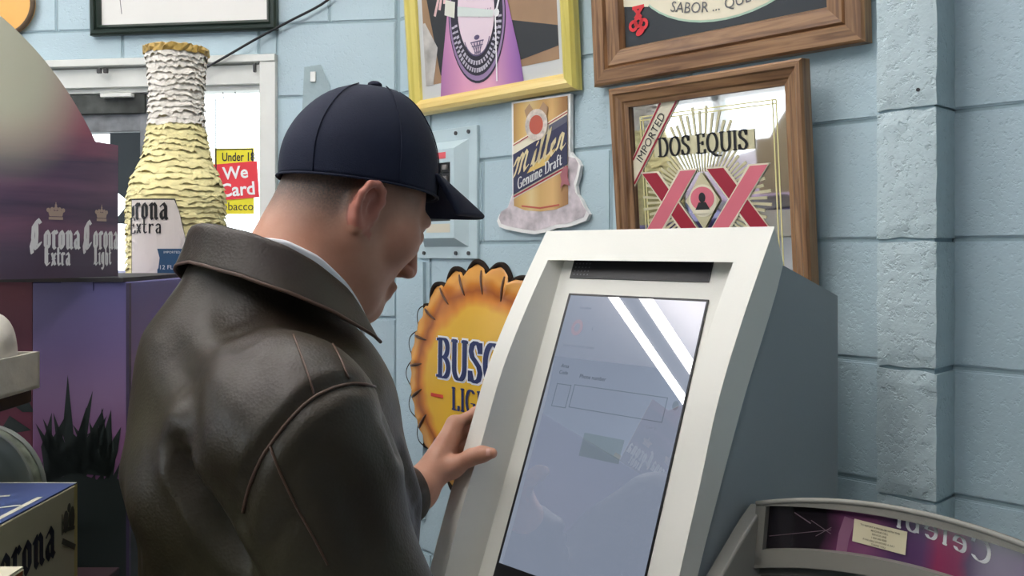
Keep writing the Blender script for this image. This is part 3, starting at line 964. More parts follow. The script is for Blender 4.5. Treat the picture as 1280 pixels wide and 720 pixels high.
flat('label_field', sh([rect(-.086, .086, .112, .206)]), sp(5), M_navy, g)
flat('label_field', sh([rect(.03, .086, .206, .222)]), sp(5), mat('slate_print', (.12, .12, .16)), g)
flat('label_swash', sh([[(-.04, .143), (.02, .138), (.05, .163), (-.03, .152)]]), sp(6), mat('gold_swash', (.75, .52, .16)), g)
flat('lettering', sh(rot2(pen_text('Miller', SCRIPT, .062, (.060, .020, 40), space=.03, sx=.90, slant=.22, align='c'), 0, -.004, .152)), sp(7), mat('script_gold', (.84, .72, .42)), g)
flat('lettering', sh(rot2(pen_text('Genuine Draft', ROMAN, .026, (.062, .024, 5), serif=.09, space=.03, sx=.74, align='c'), 0, .0, .118)), sp(7), M_white, g)
flat('seal', ring2(-.008, .238, .0, .036, 24), sp(8), mat('seal_silver', (.62, .55, .48), vary=.3, vscale=90), g)
flat('seal', ring2(-.008, .238, .0, .022, 20), sp(9), mat('seal_red', (.50, .10, .06)), g)
wings = []
for s in (-1, 1):
    wings.append([(-.008 + s * .004, .266), (-.008 + s * .022, .288), (-.008 + s * .038, .274), (-.008 + s * .030, .252)])
flat('seal_wings', wings, sp(7.5), mat('seal_brown', (.42, .26, .14)), g)
flat('can_rim_line', [[(-.06, .052), (0, .046), (.06, .052), (.06, .056), (0, .050), (-.06, .056)]], sp(3), mat('seal_red', (.5, .1, .06)), g)
flat('printed_leaf', [[(.066, .12), (.078, .14), (.09, .135), (.088, .115), (.095, .095), (.078, .10), (.066, .09), (.070, .107)]], sp(9), mat('maple_print', (.40, .14, .16)), g)

# --- crown cap sign
g = thing('crown_cap_sign', (-1.650, YB, 1.278), 'round gold crown cap sign with blue lettering half hidden by the kiosk', 'sign')
NF, RS = 21, .287
def cap_r(a, rb, amp):
    return rb + amp * (abs(math.sin(a * NF / 2)) ** .7 * 2 - 1)
SEG = 336
FLAT = .55
M_cap = bpy.data.materials.new('crown_cap_print'); M_cap.use_nodes = True
nt = M_cap.node_tree; b = nt.nodes['Principled BSDF']; b.inputs['Roughness'].default_value = .27
tc = nt.nodes.new('ShaderNodeTexCoord'); ln_ = nt.nodes.new('ShaderNodeVectorMath'); ln_.operation = 'LENGTH'
mp = nt.nodes.new('ShaderNodeMapping'); mp.inputs['Scale'].default_value = (1, 0, 1)
nz = nt.nodes.new('ShaderNodeTexNoise'); nz.inputs['Scale'].default_value = 9
ad = nt.nodes.new('ShaderNodeMath'); ad.operation = 'MULTIPLY_ADD'; ad.inputs[1].default_value = .10
cr = nt.nodes.new('ShaderNodeValToRGB')
nt.links.new(tc.outputs['Object'], mp.inputs[0]); nt.links.new(mp.outputs[0], ln_.inputs[0]); nt.links.new(tc.outputs['Object'], nz.inputs['Vector'])
nt.links.new(nz.outputs['Fac'], ad.inputs[0]); nt.links.new(ln_.outputs['Value'], ad.inputs[2]); nt.links.new(ad.outputs[0], cr.inputs['Fac']); nt.links.new(cr.outputs[0], b.inputs['Base Color'])
e = cr.color_ramp.elements; e[0].position = .0; e[0].color = (.80, .50, .035, 1); e[1].position = .345; e[1].color = (.66, .30, .07, 1)
for p_, c_ in ((.235, (.78, .44, .03, 1)), (.262, (.66, .22, .02, 1)), (.285, (.34, .09, .012, 1)), (.305, (.55, .19, .02, 1)), (.322, (.70, .34, .07, 1))):
    q = e.new(p_); q.color = c_
prof = [(r_, d_ * FLAT, a_ * 1.9) for r_, d_, a_ in [(0, .062, 0), (.06, .0615, 0), (.12, .059, 0), (.17, .055, 0), (.205, .050, 0), (.222, .045, .0), (.240, .037, .002), (.258, .028, .005), (.274, .018, .008), (.284, .008, .010), (.285, .004, .010)]]
vs, fs = [(0, -prof[0][1], 0)], []
for r, d, amp in prof[1:]:
    for k in range(SEG):
        a = 2 * PI * k / SEG
        w_ = abs(math.sin(a * NF / 2))
        rr = r + amp * (w_ * 2 - 1) * .8
        vs.append((rr * math.cos(a), -(d + amp * .9 * (1 - w_) * (1 if amp else 0)), rr * math.sin(a)))
for k in range(SEG):
    fs.append((0, 1 + (k + 1) % SEG, 1 + k))
for i in range(len(prof) - 2):
    for k in range(SEG):
        a, c = 1 + i * SEG, 1 + (i + 1) * SEG
        fs.append((a + k, a + (k + 1) % SEG, c + (k + 1) % SEG, c + k))
mesh_obj('cap_face', vs, fs, M_cap, g, smooth=True)
pts = []
for k in range(SEG):
    a = 2 * PI * k / SEG
    rr = .286 + .019 * (abs(math.sin(a * NF / 2)) * 2 - 1) * .8
    pts.append((rr * math.cos(a), -.006, rr * math.sin(a)))
MB().tube(pts, .0070, 6, closed=True).build('rim', mat('cap_rim_black', (.022, .014, .010), rough=.75, spec=.15), g, smooth=True)
# dark creases between the flutes
def cap_at(a, r):
    for (r0, d0, a0), (r1, d1, a1) in zip(prof, prof[1:]):
        if r0 <= r <= r1:
            t = (r - r0) / (r1 - r0); amp = a0 + (a1 - a0) * t; d = d0 + (d1 - d0) * t
            w_ = abs(math.sin(a * NF / 2))
            return (r + amp * (w_ * 2 - 1) * .8) * math.cos(a), -(d + amp * .9 * (1 - w_)), (r + amp * (w_ * 2 - 1) * .8) * math.sin(a)
M_crease = mat('flute_brown', (.10, .035, .010), rough=.45)
for k in range(NF):
    mb = MB()
    a0 = 2 * PI * k / NF
    q = [Vector(cap_at(a0 + .014 * j, .222 + .0105 * j)) for j in range(6)]
    mb.tube([p + Vector((0, -.0005, 0)) for p in q], [.0010, .0026, .0036, .0040, .0040, .0025], 6)
    mb.build('flute_crease', M_crease, g, smooth=True)
M_upper = mat('cap_dark_edge', (.035, .022, .016), rough=.25)
def dome(a, b, k):
    r = math.hypot(a, b)
    for (r0, d0, _), (r1, d1, _) in zip(prof, prof[1:]):
        if r0 <= r <= r1:
            return (a, -(d0 + (d1 - d0) * (r - r0) / (r1 - r0)) - .0012 * k, b)
    return (a, -.05 * FLAT, b)
M_capnavy = mat('cap_navy', (.012, .020, .10), rough=.35)
bt = rot2(pen_text('BUSCH', ROMAN, .098, (.085, .02, 0), serif=.13, space=.05, sx=.80, align='c'), 0, .006, .008)
btw = rot2(pen_text('BUSCH', ROMAN, .098, (.125, .065, 0), serif=.17, space=.05, sx=.80, align='c'), 0, .006, .008)
flat('lettering_edge', btw, lambda a, b: dome(a, b, 1), M_white, g)
flat('lettering', bt, lambda a, b: dome(a, b, 2), M_capnavy, g)
lt = rot2(pen_text('LIGHT', ROMAN, .056, (.085, .02, 0), serif=.13, space=.08, sx=.85, align='c'), 0, .0, -.068)
flat('lettering', lt, lambda a, b: dome(a, b, 2), M_capnavy, g)
for x_ in (-.172, .120):
    flat('red_bar', [rect(x_, x_ + .052, -.045, -.036)], lambda a, b: dome(a, b, 2), mat('bar_red', (.66, .05, .02)), g)
flat('lettering', rot2(pen_text('BEER', ROMAN, .03, (.09, .03, 0), serif=.12, space=.08, sx=.9, align='c'), 0, 0, -.128), lambda a, b: dome(a, b, 2), mat('bar_red', (.66, .05, .02)), g)

# --- breaker panel
g = thing('breaker_panel', (-1.788, YB, 1.585), 'painted breaker panel with exposed switches beside the cap visor', 'panel')
M_panel = mat('panel_paint', (.50, .62, .65), rough=.4, vary=.06, vscale=10, bump=[(45, .2, 'noise')])
MB().box(-.118, .118, -.010, .0, 0, .330).build('cover_plate', M_panel, g, bevel=.002)
mb = MB()
o0, o1 = (-.088, .088, .030, .298), (-.055, .055, .060, .268)
a = [(o0[0], -.010, o0[2]), (o0[1], -.010, o0[2]), (o0[1], -.010, o0[3]), (o0[0], -.010, o0[3])]
c = [(-.062, -.036, .052), (.062, -.036, .052), (.062, -.036, .276), (-.062, -.036, .276)]
d = [(-.047, -.036, .095), (.047, -.036, .095), (.047, -.036, .242), (-.047, -.036, .242)]
e_ = [(p[0], -.020, p[2]) for p in d]
vs = a + c + d + e_
fs = []
for s in range(3):
    for k in range(4):
        fs.append((s * 4 + k, s * 4 + (k + 1) % 4, s * 4 + 4 + (k + 1) % 4, s * 4 + 4 + k))
mb.add(vs, fs)
mb.build('raised_cover', M_panel, g)
MB().box(-.05, .05, -.021, -.012, .092, .245).build('breaker_bed', M_ink, g)
for k in range(5):
    for s in (-1, 1):
        z = .106 + k * .028
        sw = MB().box(s * .023 - .021, s * .023 + .021, -.030, -.020, z, z + .024).build('breaker', mat('breaker_black', (.02, .018, .018), rough=.4), g, bevel=.001)
        MB().box(s * .023 - .007, s * .023 + .007, -.036, -.029, z + .006, z + .018).build('toggle', mat('toggle_grey', (.22, .20, .19)), sw)
flat('warning_label', [rect(-.035, .03, .252, .268)], lambda a_, b_: (a_, -.0366, b_), mat('label_coral', (.80, .12, .14)), g)
flat('directory_label', [rect(-.047, .047, .066, .088)], lambda a_, b_: (a_, -.0366, b_), mat('label_paper', (.62, .58, .46)), g)
for x in (-.10, .045, .10):
    for z in (.014, .316):
        MB().tube([(x * .88, -.010, z), (x * .88, -.0135, z)], .005, 10).build('screw', M_dark, g)

# ------------------------------------------------------------------ things on and in the window wall
g = thing('framed_notice', tuple(lw(.612, 2.215, .004)), 'black framed white notice above the window', 'picture', rot=(.03, 0, LROT))
NW, NH = .552, .36
frame_rails(g, NW, NH, [(0, 0), (0, .016), (.006, .022), (.014, .022), (.017, .015), (.022, .018), (.030, .010), (.030, .003)], mat('green_black_lacquer', (.012, .024, .016), rough=.3), MATS['green_black_lacquer'])
MB().box(-NW / 2 + .02, NW / 2 - .02, -.005, 0, .02, NH - .02).build('paper', mat('notice_paper', (.78, .77, .72), rough=.5), g)
flat('pencil_line', [line2((-.20, .2), (-.185, .06), .002), line2((-.19, .12), (-.18, .10), .002)], lambda a, b: (a, -.0055, b), mat('grey_ink', (.1, .1, .1)), g)

g = thing('round_sign', tuple(lw(1.155, 2.315, .002)), 'round orange sign with a dark rim, top left on the wall', 'sign', rot=(0, 0, LROT))
mb = MB(); mb.prism(disc(0, 0, .088, n=40), -.018, 0, lambda a, b, d: (a, d, b))
mb.build('sign_disc', mat('orange_enamel', (.80, .42, .11), rough=.35, vary=.1), g)
MB().tube([(.088 * math.cos(2 * PI * k / 48), -.014, .088 * math.sin(2 * PI * k / 48)) for k in range(48)], .007, 8, closed=True).build('rim', mat('brown_rim', (.10, .06, .03)), g, smooth=True)

# loose cable from the wall down to the window head
pts = [lw(.02, 3.23, .012), lw(.03, 2.9, .012), lw(.06, 2.55, .012), lw(.125, 2.36, .014), lw(.192, 2.289, .02), lw(.30, 2.235, .022), lw(.40, 2.185, .026), lw(.522, 2.119, .032), lw(.60, 2.09, .03), lw(.70, 2.095, .02)]
fine = []
for i in range(len(pts) - 1):
    p0 = pts[max(i - 1, 0)]; p1 = pts[i]; p2 = pts[i + 1]; p3 = pts[min(i + 2, len(pts) - 1)]
    for k in range(6):
        t = k / 6
        fine.append(.5 * ((2 * p1) + (-p0 + p2) * t + (2 * p0 - 5 * p1 + 4 * p2 - p3) * t * t + (-p0 + 3 * p1 - 3 * p2 + p3) * t ** 3))
o = MB().tube(fine, .0036, 8).build('cable', M_black, smooth=True)
tag(o, 'loose black cable sagging across the window corner', 'cable')

# age notice on the glass
g = thing('age_notice', tuple(lw(.490, 1.655, -.066)), 'yellow and red age notice stuck on the window glass', 'sign', rot=(0, 0, LROT))
M_yel = mat('notice_yellow', (.82, .72, .02), rough=.5)
MB().box(-.066, .052, -.0022, 0, .165, .244).build('yellow_card', M_yel, g)
MB().box(-.066, .052, -.0022, 0, .055, .130).build('yellow_card', M_yel, g)
mb = MB(); mb.prism(rot2([rect(-.078, .066, -.052, .052)], 4, 0, .150)[0], -.0046, -.0024, lambda a, b, d: (a, d, b))
mb.build('red_card', mat('notice_red', (.78, .035, .05), rough=.5), g)
flat('border', [rect(-.064, .050, .239, .242), rect(-.064, .050, .167, .170), rect(-.064, -.061, .167, .242), rect(.047, .050, .167, .242)], lambda a, b: (a, -.0028, b), M_ink, g)
flat('lettering', rot2([[(a * .74, b) for a, b in p] for p in font_text('Under 18', .025, bold=.02)], 0, .006, .2075), lambda a, b: (a, -.0030, b), M_ink, g)
flat('lettering', rot2(font_text('We', .036, bold=.03), 4, .0, .157), lambda a, b: (a, -.0056, b), M_white, g)
flat('lettering', rot2(font_text('Card', .038, bold=.03), 4, .006, .108), lambda a, b: (a, -.0056, b), M_white, g)
flat('lettering', rot2(font_text('Tobacco', .024), 0, -.006, .066), lambda a, b: (a, -.0030, b), M_ink, g)

# wire hanger outlining a clear panel
mb = MB()
q = [lw(.545, 2.040, -.05), lw(.412, 2.040, -.05), lw(.412, 1.62, -.05), lw(.545, 1.62, -.05)]
mb.tube(q, .0018, 6, closed=True)
mb.tube([lw(.522, 2.120, -.03), lw(.522, 2.040, -.05)], .0012, 6); mb.tube([lw(.487, 2.07, -.05), lw(.487, 2.04, -.05)], .0012, 6)
tag(mb.build('wire_hanger', M_dark, smooth=True), 'thin wire frame hanging in the right window pane', 'hanger')

# dark hanging sign between the header card and the bottle
sil = [(.86, 1.945), (.755, 1.945), (.755, 1.80), (.775, 1.745), (.757, 1.685), (.80, 1.68), (.85, 1.685), (.80, 1.745), (.86, 1.79)]
mb = MB(); mb.prism([(-a, b) for a, b in sil], .034, .05, lambda a, b, d: (a, d, b))
o = mb.build('hanging_sign', mat('dark_sign_board', (.012, .02, .024), rough=.4))
o.location = P0; o.rotation_euler = (0, 0, LROT)
tag(o, 'black waisted sign board hanging in the left window pane', 'sign')


# ------------------------------------------------------------------ the white touch-screen kiosk
KX, KW = -1.120, .4484
M_shell = mat('kiosk_white', (.76, .76, .69), rough=.42, bump=[(300, .05, 'noise')])
M_kgrey = mat('kiosk_grey', (.29, .325, .335), rough=.5, bump=[(400, .08, 'noise')])
kiosk = thing('kiosk', (KX, 0, 0), 'white fronted grey touch-screen kiosk the man is gripping', 'kiosk')
RIM = [(1.172, 1.641), (1.090, 1.517), (1.030, 1.412), (.984, 1.300), (.940, 1.196), (.902, 1.090), (.880, 1.010), (.878, .985)]
BACK = [(1.196, 1.588), (1.170, 1.535), (1.095, 1.412), (1.036, 1.300), (.984, 1.196), (.940, 1.090), (.915, 1.010), (.905, .985)]
TP = math.tan(math.radians(22)); CP = math.cos(math.radians(22)); SP = math.sin(math.radians(22))
panel_y = lambda z: 1.190 - TP * (1.641 - z)
# finer profile
def refine(P, n=4):
    out = []
    for i in range(len(P) - 1):
        p0 = P[max(i - 1, 0)]; p1 = P[i]; p2 = P[i + 1]; p3 = P[min(i + 2, len(P) - 1)]
        for k in range(n):
            t = k / n
            out.append(tuple(.5 * (2 * p1[j] + (-p0[j] + p2[j]) * t + (2 * p0[j] - 5 * p1[j] + 4 * p2[j] - p3[j]) * t * t + (-p0[j] + 3 * p1[j] - 3 * p2[j] + p3[j]) * t ** 3) for j in (0, 1)))
    out.append(P[-1])
    return out
RF, BF = refine(RIM), refine(BACK)
def y_on(P, z):
    for (ya, za), (yb, zb) in zip(P, P[1:]):
        if zb <= z <= za:
            return ya + (yb - ya) * (za - z) / (za - zb)
    return P[-1][0]
ZT, ZBT = 1.590, 1.030                         # opening top and bottom
wl0, wr0 = .036, .046
rows = sorted(set([round(z, 4) for _, z in RF] + [ZT, ZBT]), reverse=True)
mb = MB()
vs, fs = [], []
prev = None
for z in rows:
    y = y_on(RF, z)
    by = y_on(BF, max(min(z, 1.588), .985))
    bz = min(z, 1.588)
    py_ = panel_y(z)
    n = len(vs)
    # 0 back-left 1 front-left 2 inner-left 3 inner-right 4 front-right 5 back-right 6 panel-left 7 panel-right
    vs += [(0, by if z < 1.588 else 1.196, bz), (0, y, z), (wl0, y, z), (KW - wr0, y, z), (KW, y, z), (KW, by if z < 1.588 else 1.196, bz), (wl0 + .010, py_, z), (KW - wr0 - .008, py_, z)]
    if prev is not None:
        o, zo = prev
        fs += [(o + 0, o + 1, n + 1, n + 0), (o + 1, o + 2, n + 2, n + 1), (o + 3, o + 4, n + 4, n + 3), (o + 4, o + 5, n + 5, n + 4)]
        inside = z < ZT - 1e-6 and z >= ZBT - 1e-6
        if inside:
            fs += [(o + 2, o + 6, n + 6, n + 2), (o + 7, o + 3, n + 3, n + 7)]
        else:
            fs += [(o + 2, o + 3, n + 3, n + 2)]
    prev = (n, z)
def idx_of(z):
    return rows.index(round(z, 4)) * 8
a = idx_of(ZT); fs += [(a + 2, a + 3, a + 7, a + 6)]
a = idx_of(ZBT); fs += [(a + 3, a + 2, a + 6, a + 7)]
fs += [(1, 0, 5, 4)]
fs += [(1, 4, 3, 2)] if False else []
n = len(vs) - 8
fs += [(n, n + 1, n + 4, n + 5)]
sh_o = mesh_obj('front_shell', vs, fs, M_shell, kiosk, smooth=True)
sh_o.data.set_sharp_from_angle(angle=.45)
bv = sh_o.modifiers.new('bevel', 'BEVEL'); bv.width = .0035; bv.segments = 2; bv.limit_method = 'ANGLE'; bv.angle_limit = .6; bv.harden_normals = True

# recessed panel with the lens bar and the screen (local v runs down the panel from z = 1.641)
def kp(u, v, off=0.0):
    z = 1.641 - v * CP
    return (u, 1.190 - v * SP - off * CP, z + off * SP)
vz = lambda z: (1.641 - z) / CP
def slab(name, u0, u1, v0, v1, d0, d1, m, parent, bevel=0.0):
    mb = MB(); mb.prism([(u0, v0), (u0, v1), (u1, v1), (u1, v0)], d0, d1, lambda a, b, d: kp(a, b, d))
    return mb.build(name, m, parent, bevel=bevel)
slab('screen_panel', wl0 + .008, KW - wr0 - .006, vz(ZT) - .004, vz(ZBT) + .01, -.006, .0005, M_shell, kiosk)
SU0, SU1, SV0, SV1 = .085, .355, .120, .600
slab('screen_bezel', SU0 - .006, SU1 + .002, SV0 - .004, SV1, .0006, .0030, M_black, kiosk, bevel=.0008)
M_screen = bpy.data.materials.new('lit_glossy_screen'); M_screen.use_nodes = True
nt = M_screen.node_tree; b = nt.nodes['Principled BSDF']
b.inputs['Base Color'].default_value = (.02, .022, .026, 1); b.inputs['Roughness'].default_value = .012
b.inputs['Emission Color'].default_value = (.66, .77, 1.0, 1); b.inputs['Emission Strength'].default_value = .21
b.inputs['IOR'].default_value = 1.95; b.inputs['Specular IOR Level'].default_value = 1.0
scr = slab('screen', SU0, SU1 - .001, SV0, .563, .003, .0036, M_screen, kiosk)
slab('bezel_chin', SU0, SU1 - .001, .563, SV1 - .004, .003, .0042, M_black, kiosk)
def ui(name, polys, k, col, em=.30):
    m = bpy.data.materials.get('ui_' + name) or bpy.data.materials.new('ui_' + name)
    m.use_nodes = True
    q = m.node_tree.nodes['Principled BSDF']
    q.inputs['Base Color'].default_value = (.02, .02, .025, 1); q.inputs['Roughness'].default_value = .012; q.inputs['IOR'].default_value = 1.95; q.inputs['Specular IOR Level'].default_value = 1.0
    q.inputs['Emission Color'].default_value = tuple(col) + (1,); q.inputs['Emission Strength'].default_value = em
    return flat(name, polys, lambda a, b_: kp(a, b_, .0037 + .0002 * k), m, scr)
tx = lambda s, hgt, u, v: [[(u + a, v - b_) for a, b_ in p][::-1] for p in font_text(s, hgt, 'LEFT')]
fl = lambda polys: polys
ui('lettering', tx('Area', .0062, .106, .244) + tx('Code', .0062, .105, .255) + tx('Phone number', .0066, .150, .2575), 1, (.10, .12, .16), .25)
def box_lines(u0, u1, v0, v1, w_=.0011):
    return [rect(u0, u1, v0, v0 + w_), rect(u0, u1, v1 - w_, v1), rect(u0, u0 + w_, v0, v1), rect(u1 - w_, u1, v0, v1)]
ui('entry_box', box_lines(.107, .138, .271, .309) + box_lines(.144, .326, .269, .3065), 1, (.22, .27, .34), .30)
ui('button', [rect(.189, .267, .341, .377)], 1, (.34, .43, .50), .30)
ui('clear_icon', [disc(.342, .279, .0055, .007, 14)], 1, (.30, .36, .45), .30)
ui('ring_icon', ring2(.118, .175, .0065, .012, 22, 1.15), 1, (.62, .46, .56), .33)
for nm_, ps_ in (('location_print', tx('I', .006, .150, .178) + tx('Location', .005, .113, .1425)), ('prompt_print', tx('ENTER YOUR PHONE NUMBER', .0035, .098, .2085)), ('clear_print', tx('Clear all', .004, .300, .318))):
    ui(nm_, ps_, 1, (.38, .44, .55), .30)

slab('lens_bar', .070, .350, .055, .089, .0006, .0022, M_black, kiosk, bevel=.0006)
lb = slab('lens_window', .072, .348, .057, .087, .0022, .0026, mat('lens_gloss', (.012, .012, .016), rough=.30, spec=.3), kiosk)
dots = []
for i in range(5):
    for j in range(4):
        dots.append(disc(.079 + .0075 * i, .0625 + .0065 * j, .0014, .0014, 8)[::-1])
flat('led_dots', dots, lambda a, b_: kp(a, b_, .0028), mat('led_dot', (.06, .065, .08), rough=.3), kiosk)

# grey body behind the shell, and pedestal to the floor
mb = MB()
prof = [(1.192, 1.588), (1.371, 1.535), (1.371, .03), (1.000, .03), (.985, .95), (.915, .985), (.925, 1.01)] + [(y - .002, z) for y, z in BACK[::-1][2:-1]]
core = [(1.225, 1.575), (1.365, 1.535), (1.365, .04), (1.010, .04), (1.0, .95), (.93, .99), (.94, 1.02), (panel_y(1.05) + .02, 1.05), (panel_y(1.5) + .02, 1.5)]
strip = [(1.192, 1.588), (1.26, 1.566), (1.10, 1.15), (1.0, 1.0), (.915, .985), (.925, 1.01)] + [(y - .002, z) for y, z in BACK[::-1][2:-1]]
core = [(1.200, 1.586), (1.371, 1.535), (1.371, .04), (1.010, .04), (1.0, .95), (.93, .99), (.94, 1.02), (panel_y(1.05) + .02, 1.05), (panel_y(1.56) + .02, 1.56)]
for u0, u1 in ((.0034, .012), (KW - .012, KW - .0034)):
    mb.prism(strip, u0, u1, lambda a, b_, d: (d, a, b_))
mb.prism(core, .004, KW - .004, lambda a, b_, d: (d, a, b_))
mb.build('rear_cabinet', M_kgrey, kiosk)
MB().box(.01, KW - .01, .97, 1.365, 0, .04).build('plinth', M_dark, kiosk)
MB().box(.12, .33, .960, 1.0, .70, .86).build('cash_slot', M_black, kiosk, bevel=.004)

# ------------------------------------------------------------------ cash machine in front right
atm = thing('cash_machine', (-.450, 0, 0), 'low grey plastic cash machine with a painted purple reflection, cropped at bottom right', 'machine')
M_atm = mat('atm_plastic', (.215, .205, .175), rough=.42, bump=[(350, .10, 'noise')])
M_atm2 = mat('atm_plastic_pale', (.30, .295, .26), rough=.45, bump=[(350, .10, 'noise')])
TL = math.tan(math.radians(10))
def ap(x, z, off=0.0):
    """point on the leaning face of the hood, off metres proud of it"""
    return (x, 1.085 + (z - 1.23) * TL - off, z)
arch = lambda x, top, drop, half=.205: top - drop * (x / half) ** 2
n = 28
xs = [-.203 + .406 * i / n for i in range(n + 1)]
xi = [-.190 + .380 * i / n for i in range(n + 1)]
def band(outer, inner):
    """outline polygon strip between two arches given as point lists of equal length"""
    return [[outer[i], inner[i], inner[i + 1], outer[i + 1]] for i in range(len(outer) - 1)]
mb = MB()
top = [(x, arch(x, 1.296, .031)) for x in xs]
bot = [(x, 1.115) for x in xs]
poly = top + bot[::-1]
mb.prism(poly[::-1], 0, -.30, lambda a, b_, d: (a, 1.100 + (b_ - 1.23) * TL - d, b_ + (d * .62 if b_ > 1.2 else 0)))
mb.build('hood', M_atm, atm, smooth=True).data.set_sharp_from_angle(angle=.5)
# raised border around the painted reflection
si_t = [(x, arch(x, 1.2845, .022)) for x in xi]
si_b = [(x, arch(x, 1.2345, .030)) for x in xi]
mb = MB()
for o_, i_ in ((top, si_t), ):
    for k in range(n):
        q = [o_[k], i_[k], i_[k + 1], o_[k + 1]]
        mb.prism(q, .0, .014, lambda a, b_, d: ap(a, b_, d - .014 + .0))
lowt = [(x, arch(x, 1.2285, .030)) for x in xs]
lowb = [(x, arch(x, 1.2135, .032)) for x in xs]
for k in range(n):
    mb.prism([si_b[k], (lowb[k][0], lowb[k][1]), (lowb[k + 1][0], lowb[k + 1][1]), si_b[k + 1]], .0, .014, lambda a, b_, d: ap(a, b_, d - .014))
for s in (-1, 1):
    mb.prism([(s * .203, 1.296 - .031), (s * .203, 1.19), (s * .188, 1.19), (s * .1885, 1.2645)][::s], 0, .014, lambda a, b_, d: ap(a, b_, d - .014))
mb.build('hood_border', M_atm, atm)
mb = MB()
mb.tube([ap(x, z + .0005, -.001) for x, z in top], .0035, 8)
mb.build('hood_edge', M_atm2, atm, smooth=True)
# recessed sheet with the reflection of a sunset sign painted on it
M_reflect = bpy.data.materials.new('purple_reflection'); M_reflect.use_nodes = True
nt = M_reflect.node_tree; b = nt.nodes['Principled BSDF']; b.inputs['Roughness'].default_value = .12
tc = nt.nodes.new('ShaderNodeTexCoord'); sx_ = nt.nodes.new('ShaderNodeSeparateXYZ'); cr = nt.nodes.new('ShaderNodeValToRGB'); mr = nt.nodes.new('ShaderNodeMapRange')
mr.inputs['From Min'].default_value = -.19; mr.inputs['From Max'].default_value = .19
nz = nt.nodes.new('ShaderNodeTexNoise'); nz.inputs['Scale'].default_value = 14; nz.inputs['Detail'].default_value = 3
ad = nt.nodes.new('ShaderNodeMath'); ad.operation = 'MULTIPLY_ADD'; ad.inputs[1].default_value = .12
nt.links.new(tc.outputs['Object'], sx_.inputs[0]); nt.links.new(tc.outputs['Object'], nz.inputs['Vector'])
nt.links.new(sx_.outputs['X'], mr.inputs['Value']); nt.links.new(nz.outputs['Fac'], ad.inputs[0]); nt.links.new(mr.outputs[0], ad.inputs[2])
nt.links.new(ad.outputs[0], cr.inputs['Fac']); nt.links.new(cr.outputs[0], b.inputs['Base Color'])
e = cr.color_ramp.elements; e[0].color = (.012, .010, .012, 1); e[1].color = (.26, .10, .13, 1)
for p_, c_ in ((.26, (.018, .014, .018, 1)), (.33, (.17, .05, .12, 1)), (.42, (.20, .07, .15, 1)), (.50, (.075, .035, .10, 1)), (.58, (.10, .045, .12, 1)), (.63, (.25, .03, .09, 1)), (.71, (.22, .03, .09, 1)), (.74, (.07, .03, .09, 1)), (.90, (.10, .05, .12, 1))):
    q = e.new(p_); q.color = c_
flat('reflection_sheet', band(si_t, si_b), lambda a, b_: ap(a, b_, -.010), M_reflect, atm)
bend = lambda polys, x0, z0, tilt: rot2(polys, tilt, x0, z0)
def along_arch(polys, shift, z_at):
    return [[(a + shift, b_ + z_at(a + shift)) for a, b_ in p] for p in polys]
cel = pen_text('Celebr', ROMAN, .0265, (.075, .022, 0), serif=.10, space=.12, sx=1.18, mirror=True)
flat('lettering', along_arch(cel, .089, lambda x: 1.271 - .12 * x - 1.1 * x * x), lambda a, b_: ap(a, min(b_, arch(a, 1.2835, .022)), -.0095), M_white, atm, 'mirror-written white lettering of the painted reflection')
flat('reflected_rays', [line2((-.152, 1.263), (-.128, 1.254), .0014), line2((-.128, 1.258), (-.10, 1.247), .0008), line2((-.185, 1.226), (-.10, 1.252), .0007), line2((-.12, 1.24), (-.10, 1.255), .0007)], lambda a, b_: ap(a, b_, -.0096), mat('ray_mauve', (.16, .11, .13)), atm)
flat('reflected_bottle', [[(-.092, 1.224), (-.078, 1.226), (-.076, 1.245), (-.070, 1.270), (-.084, 1.272), (-.090, 1.250)], ], lambda a, b_: ap(a, b_, -.0097), mat('bottle_mauve', (.24, .10, .17)), atm)
st = rot2([rect(-.033, .033, -.0135, .0135)], -1.5, -.038, 1.2575)
flat('notice_label', st, lambda a, b_: ap(a, b_, -.0085), mat('label_yellowed', (.66, .60, .40), rough=.5), atm)
lt = []
for k, s_ in enumerate(('TO REPORT A PROBLEM WITH THIS', 'MACHINE CALL', 'SERVICE LINE', '1 800 000 0000', 'AVAILABLE 24 HOURS A DAY', 'THANK YOU')):
    lt += [[(a, b_ + .0088 - .0040 * k) for a, b_ in p] for p in font_text(s_, .0022, bold=.02)]
flat('lettering', rot2(lt, -1.5, -.038, 1.2565), lambda a, b_: ap(a, b_, -.0080), mat('label_text_brown', (.16, .14, .10)), atm)
# lower bezel around the display: nested arches
mb = MB()
a1 = [(x * .93, arch(x * .93, 1.2035, .032)) for x in xs]
a2 = [(x * .90, arch(x * .90, 1.197, .032)) for x in xs]
for k in range(n):
    mb.prism([a1[k], a2[k], a2[k + 1], a1[k + 1]], 0, .006, lambda a, b_, d: ap(a, b_, d - .006))
mb.build('display_gasket', mat('atm_groove', (.045, .045, .04), rough=.6), atm)
flat('display_surround', [a2 + [(a2[-1][0], 1.12), (a2[0][0], 1.12)]], lambda a, b_: ap(a, b_, .0005), M_atm2, atm)
flat('display', [[(-.12, 1.155), (.12, 1.155), (.12, 1.121), (-.12, 1.121)]], lambda a, b_: ap(a, b_, .002), M_black, atm)
